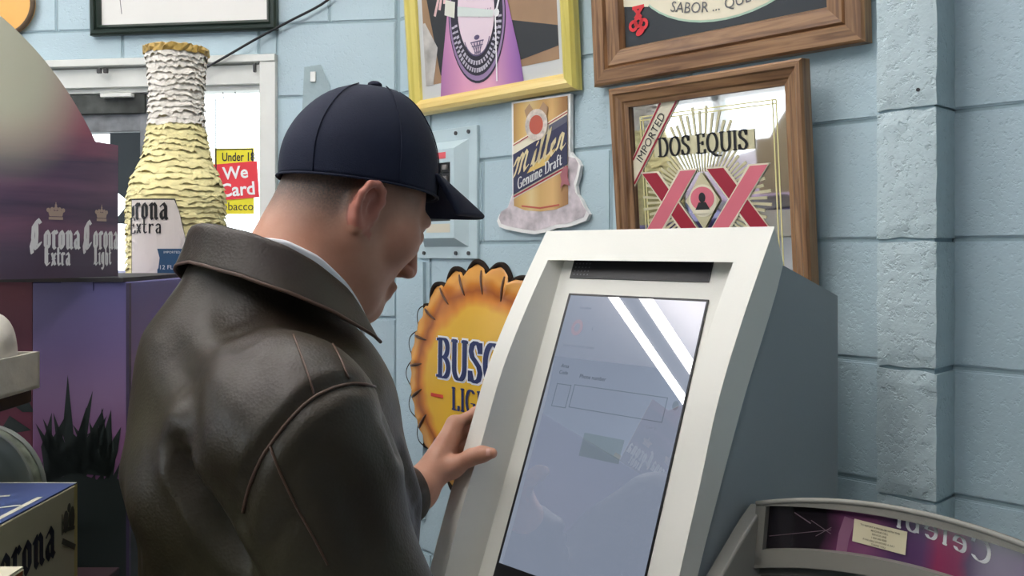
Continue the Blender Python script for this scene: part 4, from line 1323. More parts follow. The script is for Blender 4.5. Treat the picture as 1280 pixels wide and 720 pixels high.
# cheeks on both sides and the cabinet below
for s in (-1, 1):
    mb = MB()
    ck = [(1.385, 1.06), (1.105, 1.262), (1.075, 1.245), (.995, 1.188), (.955, 1.12), (.945, 1.03), (.945, .80), (1.385, .80)]
    x0, x1 = sorted((s * .2205, s * .198))
    mb.prism(ck, x0, x1, lambda a, b_, d: (d, a, b_))
    mb.build('cheek', M_atm2, atm, bevel=.004)
mb = MB()
mb.prism([(1.385, 1.06), (1.30, 1.10), (1.06, 1.118), (.975, 1.03), (.965, .80), (1.02, .76), (1.02, .0), (1.385, .0)], -.197, .197, lambda a, b_, d: (d, a, b_))
mb.build('cabinet', M_atm, atm, bevel=.005)
MB().box(-.09, .09, .960, .985, .86, .97).build('keypad', M_dark, atm, bevel=.003)

# ------------------------------------------------------------------ sunset beer display at the left
GR = -math.atan2(S, C) if False else math.atan2(S, C)      # turns (x right, y ahead) into world for things squared to the view
def sunset(name, strips, axis='Z', lo=0, hi=1, rough=.45, noise=.08, streak=6, glow=None):
    m = bpy.data.materials.new(name); m.use_nodes = True
    nt = m.node_tree; b = nt.nodes['Principled BSDF']; b.inputs['Roughness'].default_value = rough
    tc = nt.nodes.new('ShaderNodeTexCoord'); sp_ = nt.nodes.new('ShaderNodeSeparateXYZ'); mr = nt.nodes.new('ShaderNodeMapRange')
    mr.inputs['From Min'].default_value = lo; mr.inputs['From Max'].default_value = hi
    src = tc.outputs['UV'] if axis == 'UV' else tc.outputs['Object']
    nt.links.new(src, sp_.inputs[0])
    nt.links.new(sp_.outputs['Y' if axis == 'UV' else axis], mr.inputs['Value'])
    mp = nt.nodes.new('ShaderNodeMapping'); mp.inputs['Scale'].default_value = (streak * .35, streak * 3.2 if axis == 'UV' else streak * .35, streak * 3.2)
    nz = nt.nodes.new('ShaderNodeTexNoise'); nz.inputs['Scale'].default_value = 1; nz.inputs['Detail'].default_value = 5; nz.inputs['Roughness'].default_value = .55
    nt.links.new(src, mp.inputs[0]); nt.links.new(mp.outputs[0], nz.inputs['Vector'])
    ma = nt.nodes.new('ShaderNodeMath'); ma.operation = 'SUBTRACT'; ma.inputs[1].default_value = .5
    mm = nt.nodes.new('ShaderNodeMath'); mm.operation = 'MULTIPLY_ADD'; mm.inputs[1].default_value = noise * 2
    nt.links.new(nz.outputs['Fac'], ma.inputs[0]); nt.links.new(ma.outputs[0], mm.inputs[0]); nt.links.new(mr.outputs[0], mm.inputs[2])
    cr = nt.nodes.new('ShaderNodeValToRGB'); nt.links.new(mm.outputs[0], cr.inputs['Fac'])
    e = cr.color_ramp.elements
    e[0].position, e[0].color = strips[0][0], tuple(strips[0][1]) + (1,)
    e[1].position, e[1].color = strips[-1][0], tuple(strips[-1][1]) + (1,)
    for p_, c_ in strips[1:-1]:
        q = e.new(p_); q.color = tuple(c_) + (1,)
    outc = cr.outputs[0]
    if glow:
        (gx, gy), gr, gc, gsx = glow
        vm = nt.nodes.new('ShaderNodeVectorMath'); vm.operation = 'SUBTRACT'; vm.inputs[1].default_value = (gx, gy, 0)
        vs_ = nt.nodes.new('ShaderNodeVectorMath'); vs_.operation = 'MULTIPLY'; vs_.inputs[1].default_value = (gsx, 1, 0)
        vl = nt.nodes.new('ShaderNodeVectorMath'); vl.operation = 'LENGTH'
        nt.links.new(src, vm.inputs[0]); nt.links.new(vm.outputs[0], vs_.inputs[0]); nt.links.new(vs_.outputs[0], vl.inputs[0])
        m2 = nt.nodes.new('ShaderNodeMapRange'); m2.interpolation_type = 'SMOOTHSTEP'
        m2.inputs['From Min'].default_value = gr; m2.inputs['From Max'].default_value = gr * .25; m2.inputs['To Min'].default_value = 0; m2.inputs['To Max'].default_value = 1
        nt.links.new(vl.outputs['Value'], m2.inputs['Value'])
        mx = nt.nodes.new('ShaderNodeMix'); mx.data_type = 'RGBA'
        nt.links.new(m2.outputs[0], mx.inputs[0]); nt.links.new(outc, mx.inputs[6]); mx.inputs[7].default_value = tuple(gc) + (1,)
        outc = mx.outputs[2]
    nt.links.new(outc, b.inputs['Base Color'])
    return m

# local frame of everything below: x right, y ahead (view-squared), z up, origin under the lens
disp = thing('sunset_display', (0, 0, 0), 'purple cardboard beer display with a curved sunset header card', 'display', rot=(0, 0, GR))
HXc, HR, HZc = -.7735, .2115, 1.3315
PE = 1.45
NU, NV = 64, 24
top_z = lambda p: max(1.957 - .134 * p * p, 1.757)
vs, fs, uv = [], [], []
for lay, rr in ((0, HR), (1, HR - .006)):
    for i in range(NU + 1):
        p = -PE + 2 * PE * i / NU
        for j in range(NV + 1):
            z = 1.570 + (top_z(p) - 1.570) * j / NV
            vs.append((HXc + rr * math.sin(p), HZc - rr * math.cos(p), z)); uv.append((p * HR, z - 1.570))
off = (NU + 1) * (NV + 1)
ix = lambda l, i, j: l * off + i * (NV + 1) + j
mi = []
for i in range(NU):
    for j in range(NV):
        fs.append((ix(0, i, j), ix(0, i + 1, j), ix(0, i + 1, j + 1), ix(0, i, j + 1))); mi.append(0)
        fs.append((ix(1, i, j + 1), ix(1, i + 1, j + 1), ix(1, i + 1, j), ix(1, i, j))); mi.append(1)
    fs.append((ix(0, i, NV), ix(0, i + 1, NV), ix(1, i + 1, NV), ix(1, i, NV))); mi.append(1)
    fs.append((ix(1, i, 0), ix(1, i + 1, 0), ix(0, i + 1, 0), ix(0, i, 0))); mi.append(1)
for j in range(NV):
    fs.append((ix(0, NU, j), ix(1, NU, j), ix(1, NU, j + 1), ix(0, NU, j + 1))); mi.append(1)
    fs.append((ix(1, 0, j), ix(0, 0, j), ix(0, 0, j + 1), ix(1, 0, j + 1))); mi.append(1)
M_card = mat('raw_card', (.50, .40, .26), rough=.7)
M_head = sunset('sunset_header_print', [(0, (.085, .060, .095)), (.10, (.10, .075, .115)), (.20, (.20, .105, .165)), (.28, (.085, .065, .11)), (.38, (.20, .11, .18)), (.46, (.105, .075, .13)), (.54, (.30, .12, .18)), (.62, (.42, .14, .19)), (.80, (.50, .18, .22)), (1.0, (.52, .24, .28))],
                axis='UV', lo=0, hi=.33, noise=.11, streak=13, glow=((.140, .270), .16, (.78, .77, .58), 1.35))
mesh_obj('header_card', vs, fs, None, disp, smooth=True, uv=uv, mats=[M_head, M_card], midx=mi).data.set_sharp_from_angle(angle=.5)
def hp_(k):
    r = HR + .0006 * k
    return lambda a, b_: (HXc + r * math.sin(a / HR), HZc - r * math.cos(a / HR), b_)
def subdiv(polys, step=.004):
    return polys
def crown_polys(cx, z0, w_):
    P = [[(cx - w_ * .42, z0), (cx + w_ * .42, z0), (cx + w_ * .42, z0 + w_ * .16), (cx - w_ * .42, z0 + w_ * .16)]]
    P.append([(cx - w_ * .38, z0 + w_ * .2), (cx + w_ * .38, z0 + w_ * .2), (cx + w_ * .46, z0 + w_ * .52), (cx - w_ * .46, z0 + w_ * .52)])
    for s in (-1, -.5, 0, .5, 1):
        P.append(disc(cx + s * w_ * .44, z0 + w_ * (.66 - .1 * abs(s)), w_ * .115, w_ * .13, 10))
    P.append(disc(cx, z0 + w_ * .84, w_ * .07, w_ * .08, 8))
    P.append(line2((cx, z0 + w_ * .88), (cx, z0 + w_ * 1.02), w_ * .05))
    return P
NIB = (.058, .020, 40)
for (ph, sub) in ((.9282, 'Extra'), (1.2656, 'Light')):
    c0 = ph * HR
    flat('lettering', rot2(pen_text('Corona', BLACK, .037, NIB, space=.03, sx=.50, align='c'), 0, c0 + .003, 1.6095), hp_(1), M_white, disp)
    flat('lettering', rot2(pen_text(sub, BLACK, .026, NIB, space=.04, sx=.50, align='c'), 0, c0 + .004, 1.5875), hp_(1), M_white, disp)
    flat('crown_emblem', crown_polys(c0 + .002, 1.6475, .0225), hp_(1), mat('crown_tan', (.50, .38, .30), rough=.45), disp)

# purple column under the header (two printed faces), maroon side panel
M_purple = sunset('shaded_dusk_print', [(0, (.012, .020, .018)), (.36, (.022, .024, .028)), (.45, (.13, .05, .13)), (.56, (.24, .10, .22)), (.70, (.25, .15, .28)), (.84, (.17, .12, .27)), (1, (.105, .095, .26))], axis='Z', lo=1.02, hi=1.565, noise=.03, streak=5)  # print, with shadow at the foot darkened into its lowest stops
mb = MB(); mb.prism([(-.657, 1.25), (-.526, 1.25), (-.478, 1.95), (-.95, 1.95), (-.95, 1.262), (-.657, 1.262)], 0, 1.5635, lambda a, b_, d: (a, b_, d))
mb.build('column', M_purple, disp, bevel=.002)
mb = MB(); mb.prism([(-.95, 1.254), (-.659, 1.254), (-.659, 1.2615), (-.95, 1.2615)], 0, 1.566, lambda a, b_, d: (a, b_, d))
mb.build('maroon_panel', mat('maroon_card', (.13, .022, .045), rough=.55, vary=.2, vscale=4), disp)
mb = MB(); mb.box(-.90, -.53, 1.245, 1.5, 1.5636, 1.5695)
mb.build('header_base', mat('dark_card', (.022, .018, .022), rough=.6), disp)
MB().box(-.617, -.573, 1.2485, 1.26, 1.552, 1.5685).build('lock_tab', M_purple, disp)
MB().box(-.5275, -.5235, 1.2475, 1.255, .3, 1.562).build('corner_fold', mat('fold_dark', (.05, .035, .08)), disp)
# printed palms on the column: each blade tapers from the foot
bl = []
R_ = random.Random(5)
for (bx, bz, L_, n_) in ((-.592, 1.28, .155, 17), (-.552, 1.30, .10, 13), (-.635, 1.29, .10, 11), (-.60, 1.22, .13, 17), (-.56, 1.22, .12, 15), (-.63, 1.21, .12, 15)):
    for k in range(n_):
        a = math.radians(25 + 130 * k / (n_ - 1) + R_.uniform(-5, 5))
        l = L_ * R_.uniform(.65, 1.05)
        q = (bx + l * math.cos(a), bz + l * math.sin(a)); m_ = (bx + l * .5 * math.cos(a + .1), bz + l * .5 * math.sin(a + .1))
        nx, nz = -math.sin(a) * .0075, math.cos(a) * .0075
        bl.append([(bx + nx * .4, bz + nz * .4), (bx - nx * .4, bz - nz * .4), (m_[0] - nx, m_[1] - nz), q, (m_[0] + nx, m_[1] + nz)])
cl_ = []
for p in bl:
    if all(-.656 < a < -.528 for a, _ in p): cl_.append(p)
flat('printed_palm', cl_, lambda a, b_: (a, 1.2495, b_), mat('palm_print', (.014, .022, .020), rough=.5), disp)
flat('flat_ground', [[(-.656, .3), (-.528, .3), (-.528, 1.286), (-.545, 1.298), (-.565, 1.292), (-.60, 1.304), (-.63, 1.290), (-.656, 1.296)]], lambda a, b_: (a, 1.2493, b_), MATS['palm_print'], disp)
pb = [[(-.656, 1.385), (-.668, 1.408), (-.700, 1.425), (-.735, 1.400), (-.70, 1.405), (-.672, 1.385)], [(-.66, 1.36), (-.69, 1.38), (-.72, 1.33), (-.69, 1.355)]]
flat('printed_palm', [p[::-1] for p in pb], lambda a, b_: (a, 1.2534, b_), MATS['palm_print'], disp)

# dark timber rack standing in front of the maroon panel
rack = thing('display_rack', (0, 0, 0), 'dark shelf rack at the lower left holding beer cartons', 'rack', rot=(0, 0, GR))
M_rack = mat('dark_stained_board', (.022, .014, .015), rough=.6, vary=.3, vscale=20)
for (x0, x1, y0, y1, z) in ((-1.05, -.572, .90, 1.088, 1.444), (-1.05, -.610, 1.02, 1.235, 1.237), (-1.05, -.470, .56, 1.235, 1.148)):
    MB().box(x0, x1, y0, y1, z - .018, z).build('shelf', M_rack, rack, bevel=.002)
for (x, y, z) in ((-1.04, .58, 1.13), (-.49, .58, 1.13), (-1.035, 1.07, 1.43), (-1.035, .92, 1.43), (-.80, 1.07, 1.43), (-1.04, 1.22, 1.23), (-.80, 1.22, 1.23)):
    MB().box(x - .012, x + .012, y - .012, y + .012, 0, z).build('post', M_rack, rack)

# white tray with a crumpled bag on the upper shelf
g = thing('tray', (0, 0, 1.444), 'white card tray on the upper left shelf', 'tray', rot=(0, 0, GR))
M_tray = mat('tray_card', (.60, .57, .48), rough=.6, vary=.1, vscale=30, bump=[(60, .3, 'noise')])
x0, x1, y0, y1 = -.78, -.5615, .92, 1.085
MB().box(x0, x1, y0, y1, 0, .004).build('tray_base', M_tray, g)
for (a0, a1, b0, b1) in ((x1 - .004, x1, y0, y1), (x0, x0 + .004, y0, y1), (x0, x1, y0, y0 + .004), (x0, x1, y1 - .004, y1)):
    MB().box(a0, a1, b0, b1, 0, .043).build('tray_side', M_tray, g)
sd = SDF((-.78, .93, 1.44), (-.55, 1.085, 1.56), .004)
sd.ell((-.622, 1.015, 1.475), (.056, .058, .05)).ell((-.592, 1.030, 1.492), (.026, .036, .036)).cap((-.64, 1.01, 1.520), (-.592, 1.035, 1.520), .016, .012, k=.03)
for k in range(10):
    a = R_.uniform(0, 6.28)
    sd.cap((-.620 + .05 * math.cos(a), 1.015 + .05 * math.sin(a), 1.46), (-.620 + .03 * math.cos(a + .5), 1.005 + .02 * math.sin(a + .5), 1.53), .006, k=.012)
V, F = sd.mesh()
V[:, 2] = np.maximum(V[:, 2], 1.4485); V[:, 0] = np.minimum(V[:, 0], -.5665); V[:, 1] = np.minimum(V[:, 1], 1.080)
o, _ = sdf_obj('crumpled_bag', [(V, F)], mat('white_bag', (.66, .62, .54), rough=.5, vary=.12, vscale=25, bump=[(45, .6, 'noise')]), None)
o.rotation_euler = (0, 0, GR)
tag(o, 'crumpled white bag with faint pink print lying in the tray', 'bag')
pk = ring2(-.62, 1.50, .004, .012, 12) + [disc(-.60, 1.485, .008, .006, 8), disc(-.64, 1.478, .007, .006, 8)]

# round tin on edge on the second shelf
g = thing('round_tin', (-.6650, 1.085, 1.237 + .0795), 'round grey green tin standing on edge behind the beer carton', 'tin', rot=(0, 0, GR))
g.location = W(-.640, 1.10, 1.237 + .0797)
mb = MB(); mb.lathe([(.0765, -.010), (.0765, .010)], 48)
g.rotation_euler = (0, 0, GR - .15)
def turn(o):
    o.rotation_euler = (PI / 2, 0, 0)
    return o
turn(mb.build('side_band', mat('tin_leaf_print', (.20, .23, .17), rough=.5, vary=.55, vscale=60), g, smooth=True, autosmooth=.5))
mb = MB(); mb.lathe([(.0, .0185), (.055, .0185), (.062, .0165), (.068, .0135), (.0745, .0140), (.0780, .0125), (.0780, .0080), (.0775, .0080)], 48, cap=False)
turn(mb.build('lid', mat('tin_grey_green', (.19, .215, .19), rough=.4), g, smooth=True, autosmooth=.6))
mb = MB(); mb.lathe([(.0775, -.006), (.0793, -.009), (.0793, -.012), (.0, -.012)], 48, cap=False)
turn(mb.build('base_rim', mat('tin_grey_green', (.19, .215, .19)), g, smooth=True, autosmooth=.6))

# beer cartons
def carton(x0, x1, y0, y1, z0, z1, label, near=False):
    g = thing('beer_carton', (0, 0, 0), label, 'carton', rot=(0, 0, GR))
    M_side = mat('carton_cream', (.40, .38, .25), rough=.5, vary=.08, vscale=6)
    M_top = mat('carton_blue', (.055, .085, .21), rough=.35)
    MB().box(x0, x1, y0, y1, z0, z1 - .0015).build('box', M_side, g, bevel=.002)
    MB().box(x0 + .001, x1 - .001, y0 + .001, y1 - .001, z1 - .0015, z1).build('lid', M_top if not near else mat('carton_pale_lid', (.62, .58, .44), rough=.45), g)
    return g
g = carton(-.74, -.476, .795, 1.0, 1.1485, 1.353, 'cream and blue beer carton with blackletter name at the lower left')
side = lambda a, b_: (-.4755, a, b_)
flat('lettering', rot2(pen_text('Corona', BLACK, .047, (.080, .028, 40), space=.03, sx=.85, align='l'), 0, .812, 1.2910), side, mat('carton_ink', (.010, .015, .028), rough=.5), g)
flat('lettering', rot2(pen_text('Extra', BLACK, .030, (.10, .035, 40), space=.03, sx=.66, align='l'), 0, .84, 1.225), side, MATS['carton_ink'], g)
gx, gz = .983, 1.318
gr_ = [disc(gx - .010, gz, .006, .012, 10), disc(gx + .004, gz, .006, .013, 10), line2((gx - .016, gz - .008), (gx + .010, gz - .012), .004), disc(gx - .003, gz + .013, .004, .005, 8)]
gr_ += [line2((gx - .018 + .008 * k, gz + .010), (gx - .018 + .008 * k, gz - .012), .002) for k in range(4)]
gr_ += [line2((gx - .018, gz - .018), (gx + .011, gz - .034), .006)]
flat('crest_emblem', gr_, side, mat('crest_ink', (.05, .05, .035)), g)
flat('gold_edge', [rect(.992, .999, 1.15, 1.352)], lambda a, b_: (-.4757, a, b_), mat('carton_gold', (.42, .36, .13), rough=.4), g)
topf = lambda a, b_: (a, b_, 1.3533)
flat('lid_emblem', [line2((-.60, .905), (-.535, .935), .010), line2((-.59, .925), (-.52, .945), .006), disc(-.575, .91, .02, .012, 12), line2((-.56, .87), (-.49, .91), .004)], topf, mat('lid_white', (.55, .55, .45)), g)
flat('lid_stripe', [rect(-.489, -.483, .80, .94), rect(-.74, -.476, .996, .999)], topf, MATS['lid_white'], g)
flat('lid_gold', [disc(-.60, .90, .012, .008, 10), rect(-.74, -.64, .93, .985)], topf, mat('lid_gold_print', (.45, .36, .12)), g)
g = carton(-.70, -.4140, .575, .776, 1.1485, 1.339, 'second beer carton in the bottom left corner, only its pale lid corner showing', near=True)
flat('side_print', [rect(.60, .772, 1.16, 1.333)], lambda a, b_: (-.4137, a, b_), mat('carton_navy_side', (.018, .022, .07), rough=.4), g)
flat('edge_stripe', [rect(.60, .772, 1.333, 1.3365)], lambda a, b_: (-.4136, a, b_), mat('carton_orange', (.30, .10, .03)), g)
g = thing('small_carton', (0, 0, 0), 'small dark carton with a pinkish label in the gap beside the jacket', 'carton', rot=(0, 0, GR))
MB().box(-.56, -.498, 1.06, 1.16, 1.1485, 1.205).build('box', mat('dark_carton', (.03, .012, .016), rough=.5), g, bevel=.002)
flat('label_band', [rect(-.553, -.512, 1.188, 1.198), rect(-.545, -.522, 1.170, 1.180)], lambda a, b_: (a, 1.0595, b_), mat('dusky_pink', (.30, .12, .12), vary=.4, vscale=80), g)

# ------------------------------------------------------------------ paper pinata bottle
bot = thing('pinata_bottle', tuple(W(-.6245, 1.70, 1.5635)), 'tall pale yellow paper pinata bottle standing on the purple display', 'bottle', rot=(0, 0, GR))
BP = [(0, .084), (.12, .085), (.145, .0845), (.174, .0775), (.195, .068), (.2115, .0605), (.235, .0545), (.256, .0505), (.286, .047), (.331, .0455), (.385, .049), (.41, .053), (.418, .0535)]
def br(z):
    for (za, ra), (zb, rb_) in zip(BP, BP[1:]):
        if za <= z <= zb:
            t = (z - za) / (zb - za); t = t * t * (3 - 2 * t) if False else t
            return ra + (rb_ - ra) * t
    return BP[-1][1]
MB().lathe([(r - .004, z) for z, r in BP], 40).build('core', mat('core_paper', (.62, .55, .30), rough=.8), bot, smooth=True)
M_yp = mat('crepe_yellow', (.80, .72, .36), rough=.8, vary=.18, vscale=45, bump=[(120, .5, 'noise'), (35, .4, 'noise')], rnd=.05)
M_wp = mat('crepe_white', (.80, .76, .68), rough=.8, vary=.12, vscale=45, bump=[(120, .5, 'noise'), (35, .4, 'noise')], rnd=.04)
def fringe(z, hgt, seed, m, parent):
    r_ = random.Random(seed)
    SEGF = 72
    vs, fs = [], []
    ph = [r_.uniform(0, 6.28) for _ in range(4)]
    wob = lambda a: .0022 * math.sin(3 * a + ph[0]) + .0014 * math.sin(7 * a + ph[1])
    cut = [r_.uniform(-.0030, .0030) for _ in range(SEGF)]
    lift = [r_.uniform(.000, .0030) for _ in range(SEGF)]
    for j in range(3):
        for k in range(SEGF):
            a = 2 * PI * k / SEGF
            if j == 0: zz, rr = z + hgt + wob(a), br(min(max(z + hgt, 0), .418)) - .0015
            elif j == 1: zz, rr = z + hgt * .45 + wob(a), br(max(z + hgt * .45, 0)) + .0018 + lift[k] * .35
            else: zz, rr = max(z - .003 + wob(a) + cut[k], .001), br(max(z, 0)) + .0028 + lift[k]
            vs.append((rr * math.cos(a), rr * math.sin(a), zz))
    for j in range(2):
        for k in range(SEGF):
            fs.append((j * SEGF + k, (j + 1) * SEGF + k, (j + 1) * SEGF + (k + 1) % SEGF, j * SEGF + (k + 1) % SEGF))
    o = mesh_obj('paper_band', vs, fs, m, parent, smooth=True)
    return o
z, k = .002, 0
while z < .405:
    hgt = .0115
    fringe(z, hgt, k, M_yp if z < .268 else M_wp, bot)
    z += .0102; k += 1
# crumpled gold band round the mouth
vs, fs = [], []
r_ = random.Random(9)
for j, (zz, rr) in enumerate(((.405, .0565), (.411, .0585), (.418, .0575), (.420, .050), (.412, .046))):
    for q in range(64):
        a = 2 * PI * q / 64
        d = r_.uniform(-.0022, .0022)
        vs.append(((rr + d) * math.cos(a), (rr + d) * math.sin(a), zz + r_.uniform(-.0018, .0018)))
for j in range(4):
    for q in range(64):
        fs.append((j * 64 + q, j * 64 + (q + 1) % 64, (j + 1) * 64 + (q + 1) % 64, (j + 1) * 64 + q))
mesh_obj('mouth_band', vs, fs, mat('gold_foil_paper', (.55, .36, .09), rough=.4, vary=.35, vscale=60), bot)
# paper label wrapped on the front left
def bl_(k):
    def f(a, b_):
        t = a / .093 - PI / 2 + .42
        r = .0945 + .0006 * k
        return (r * math.cos(t), r * math.sin(t), b_)
    return f
def strips(poly_fn, a0, a1, n_=14):
    out = []
    for i in range(n_):
        u0, u1 = a0 + (a1 - a0) * i / n_, a0 + (a1 - a0) * (i + 1) / n_
        l0, h0 = poly_fn(u0); l1, h1 = poly_fn(u1)
        if h0 > l0 or h1 > l1:
            out.append([(u0, l0), (u1, l1), (u1, max(h1, l1)), (u0, max(h0, l0))])
    return out
rightcut = lambda u: .132 if u < -.007 else .132 - (u + .007) * 4.6
flat('label_border', strips(lambda u: (.0, min(rightcut(u) + .0025, .1345)), -.092, .0135), bl_(0), M_ink, bot)
flat('paper_label', strips(lambda u: (.0, rightcut(u)), -.090, .0115), bl_(1), mat('label_white', (.78, .72, .66), rough=.55), bot)
flat('blue_panel', strips(lambda u: (.002, .046), -.038, .0112), bl_(2), mat('label_blue', (.025, .085, .17), rough=.5), bot)
flat('panel_edge', [[(-.056, .046), (-.038, .046), (-.034, .030), (-.036, .012), (-.044, .002), (-.060, .002), (-.046, .014), (-.043, .030)]], bl_(3), mat('label_white', (.78, .72, .66)), bot)
flat('lettering', [p for p in rot2(pen_text('Corona', BLACK, .044, (.060, .020, 38), space=.03, sx=.66, align='l'), 0, -.122, .0985) if min(a for a, _ in p) > -.089], bl_(3), M_ink, bot)
flat('lettering', rot2(pen_text('Extra', ROMAN | {'x': BLACK['x']}, .027, (.05, .018, 10), space=.07, sx=.85, align='l'), 0, -.094, .0735), bl_(3), M_ink, bot)
flat('lettering', rot2(font_text('12 FL. OZ.', .0075), 0, -.012, .010) + rot2(font_text('IMPORTED', .004), 0, -.014, .038), bl_(4), M_white, bot)

# sunset card standing out of frame, seen only as a reflection in the oak framed mirror
g = thing('sunset_poster_stand', (-2.55, -1.02, 0), 'large purple sunset card stand behind the camera, reflected in the oak framed mirror', 'stand')
poly = [(-.95, .0), (.95, .0), (.95, 1.52), (.75, 1.66), (.4, 1.70), (0, 1.62), (-.4, 1.50), (-.95, 1.34)]
M_st = sunset('sunset_stand_print', [(0, (.04, .03, .05)), (.45, (.18, .12, .24)), (.60, (.36, .24, .42)), (.70, (.20, .14, .28)), (.80, (.46, .30, .46)), (.90, (.75, .62, .70)), (1, (.82, .78, .78))], axis='Z', lo=0, hi=1.72, noise=.03, streak=1.3)
mb = MB(); mb.prism(poly, 0, .02, lambda a, b_, d: (a, -d, b_))
mb.build('card', M_st, g)
mb = MB(); mb.box(-.9, .9, -.25, -.02, 0, .02); mb.build('foot', M_card, g)


# ------------------------------------------------------------------ the man
MAN = Vector((-.9485, .5216, 0))
man = thing('person', tuple(MAN), 'man in a navy cap and dark brown leather jacket looking down at the kiosk', 'person')
def loc(v):
    return np.array(v, float) - np.array(MAN)

# skin: colour by position, cropped hair by a painted attribute
M_skin = bpy.data.materials.new('skin'); M_skin.use_nodes = True
nt = M_skin.node_tree; b = nt.nodes['Principled BSDF']
b.inputs['Roughness'].default_value = .48
b.inputs['Subsurface Weight'].default_value = .12; b.inputs['Subsurface Radius'].default_value = (.012, .005, .003); b.inputs['Subsurface Scale'].default_value = .5
tc = nt.nodes.new('ShaderNodeTexCoord'); n1 = nt.nodes.new('ShaderNodeTexNoise'); n1.inputs['Scale'].default_value = 22; n1.inputs['Detail'].default_value = 4
cr = nt.nodes.new('ShaderNodeValToRGB'); e = cr.color_ramp.elements
e[0].position = .3; e[0].color = (.46, .215, .135, 1); e[1].position = .7; e[1].color = (.57, .30, .20, 1)
nt.links.new(tc.outputs['Object'], n1.inputs['Vector']); nt.links.new(n1.outputs['Fac'], cr.inputs['Fac'])
at_ = nt.nodes.new('ShaderNodeAttribute'); at_.attribute_name = 'marks'
sp3 = nt.nodes.new('ShaderNodeSeparateColor'); nt.links.new(at_.outputs['Color'], sp3.inputs[0])
n2 = nt.nodes.new('ShaderNodeTexNoise'); n2.inputs['Scale'].default_value = 420; n2.inputs['Detail'].default_value = 2
nt.links.new(tc.outputs['Object'], n2.inputs['Vector'])
hm = nt.nodes.new('ShaderNodeMath'); hm.operation = 'MULTIPLY_ADD'; hm.inputs[1].default_value = .5; hm.inputs[2].default_value = -.25
nt.links.new(n2.outputs['Fac'], hm.inputs[0])
ha = nt.nodes.new('ShaderNodeMath'); ha.operation = 'ADD'; ha.use_clamp = True
hs = nt.nodes.new('ShaderNodeMath'); hs.operation = 'MULTIPLY'
nt.links.new(hm.outputs[0], hs.inputs[0]); nt.links.new(sp3.outputs[0], hs.inputs[1])
nt.links.new(sp3.outputs[0], ha.inputs[0]); nt.links.new(hs.outputs[0], ha.inputs[1])
mx1 = nt.nodes.new('ShaderNodeMix'); mx1.data_type = 'RGBA'; mx1.inputs[7].default_value = (.030, .022, .016, 1)
mx2 = nt.nodes.new('ShaderNodeMix'); mx2.data_type = 'RGBA'; mx2.inputs[7].default_value = (.50, .13, .10, 1)
nt.links.new(cr.outputs[0], mx2.inputs[6]); nt.links.new(sp3.outputs[1], mx2.inputs[0])
nt.links.new(mx2.outputs[2], mx1.inputs[6]); nt.links.new(ha.outputs[0], mx1.inputs[0])
nt.links.new(mx1.outputs[2], b.inputs['Base Color'])
bp = nt.nodes.new('ShaderNodeBump'); bp.inputs['Strength'].default_value = .12; bp.inputs['Distance'].default_value = .001
nt.links.new(n2.outputs['Fac'], bp.inputs['Height']); nt.links.new(bp.outputs[0], b.inputs['Normal'])

# --- head: u right, v forward, w up in its own tilted frame
HP = math.radians(31)
HC_ = np.array((.020, .108, 1.660))
YAW = math.radians(3)
fw = np.array((math.sin(YAW) * math.cos(HP), math.cos(YAW) * math.cos(HP), -math.sin(HP)))
rt = np.array((math.cos(YAW), -math.sin(YAW), 0.0))
upv = np.cross(rt, fw)
AX = np.stack([rt, fw, upv])
def hd(u, v, w):
    return HC_ + u * rt + v * fw + w * upv
sd = SDF((-.13, -.13, 1.40), (.15, .27, 1.80), .0024)
E_ = lambda c, r, k=.02, mode='add': sd.ell(hd(*c), r, AX, k, mode)
K_ = lambda a, b_, ra, rb=None, k=.015, mode='add': sd.cap(hd(*a), hd(*b_), ra, rb, k, mode)
E_((0, -.001, .030), (.0705, .082, .083))
E_((0, .030, -.028), (.063, .062, .086), .03)
for s in (-1, 1):
    K_((s * .053, -.008, -.050), (s * .028, .058, -.098), .017, .016, .03)
    E_((s * .046, .052, -.016), (.022, .026, .020), .025)
    K_((s * .012, .089, .026), (s * .044, .076, .024), .010, .008, .014)
E_((0, .079, -.098), (.020, .016, .017), .022)
K_((0, .055, -.086), (0, .072, -.088), .030, .022, .02)
K_((0, .091, .020), (0, .112, -.024), .0078, .0112, .012)
for s in (-1, 1):
    E_((s * .0125, .102, -.031), (.0085, .011, .0075), .008)
    E_((s * .032, .094, .004), (.017, .013, .012), .016, 'sub')
    E_((s * .032, .077, .003), (.0145, .0135, .0125), .005)
    K_((s * .020, .0885, .008), (s * .045, .0790, .006), .0036, .003, .006)
    K_((s * .021, .0875, -.004), (s * .043, .0790, -.003), .003, .0025, .006)
K_((-.021, .090, -.0605), (.021, .090, -.0605), .0058, None, .008)
K_((-.017, .089, -.0715), (.017, .089, -.0715), .0064, None, .008)
K_((-.022, .101, -.0660), (.022, .101, -.0660), .0035, None, .004, 'sub')
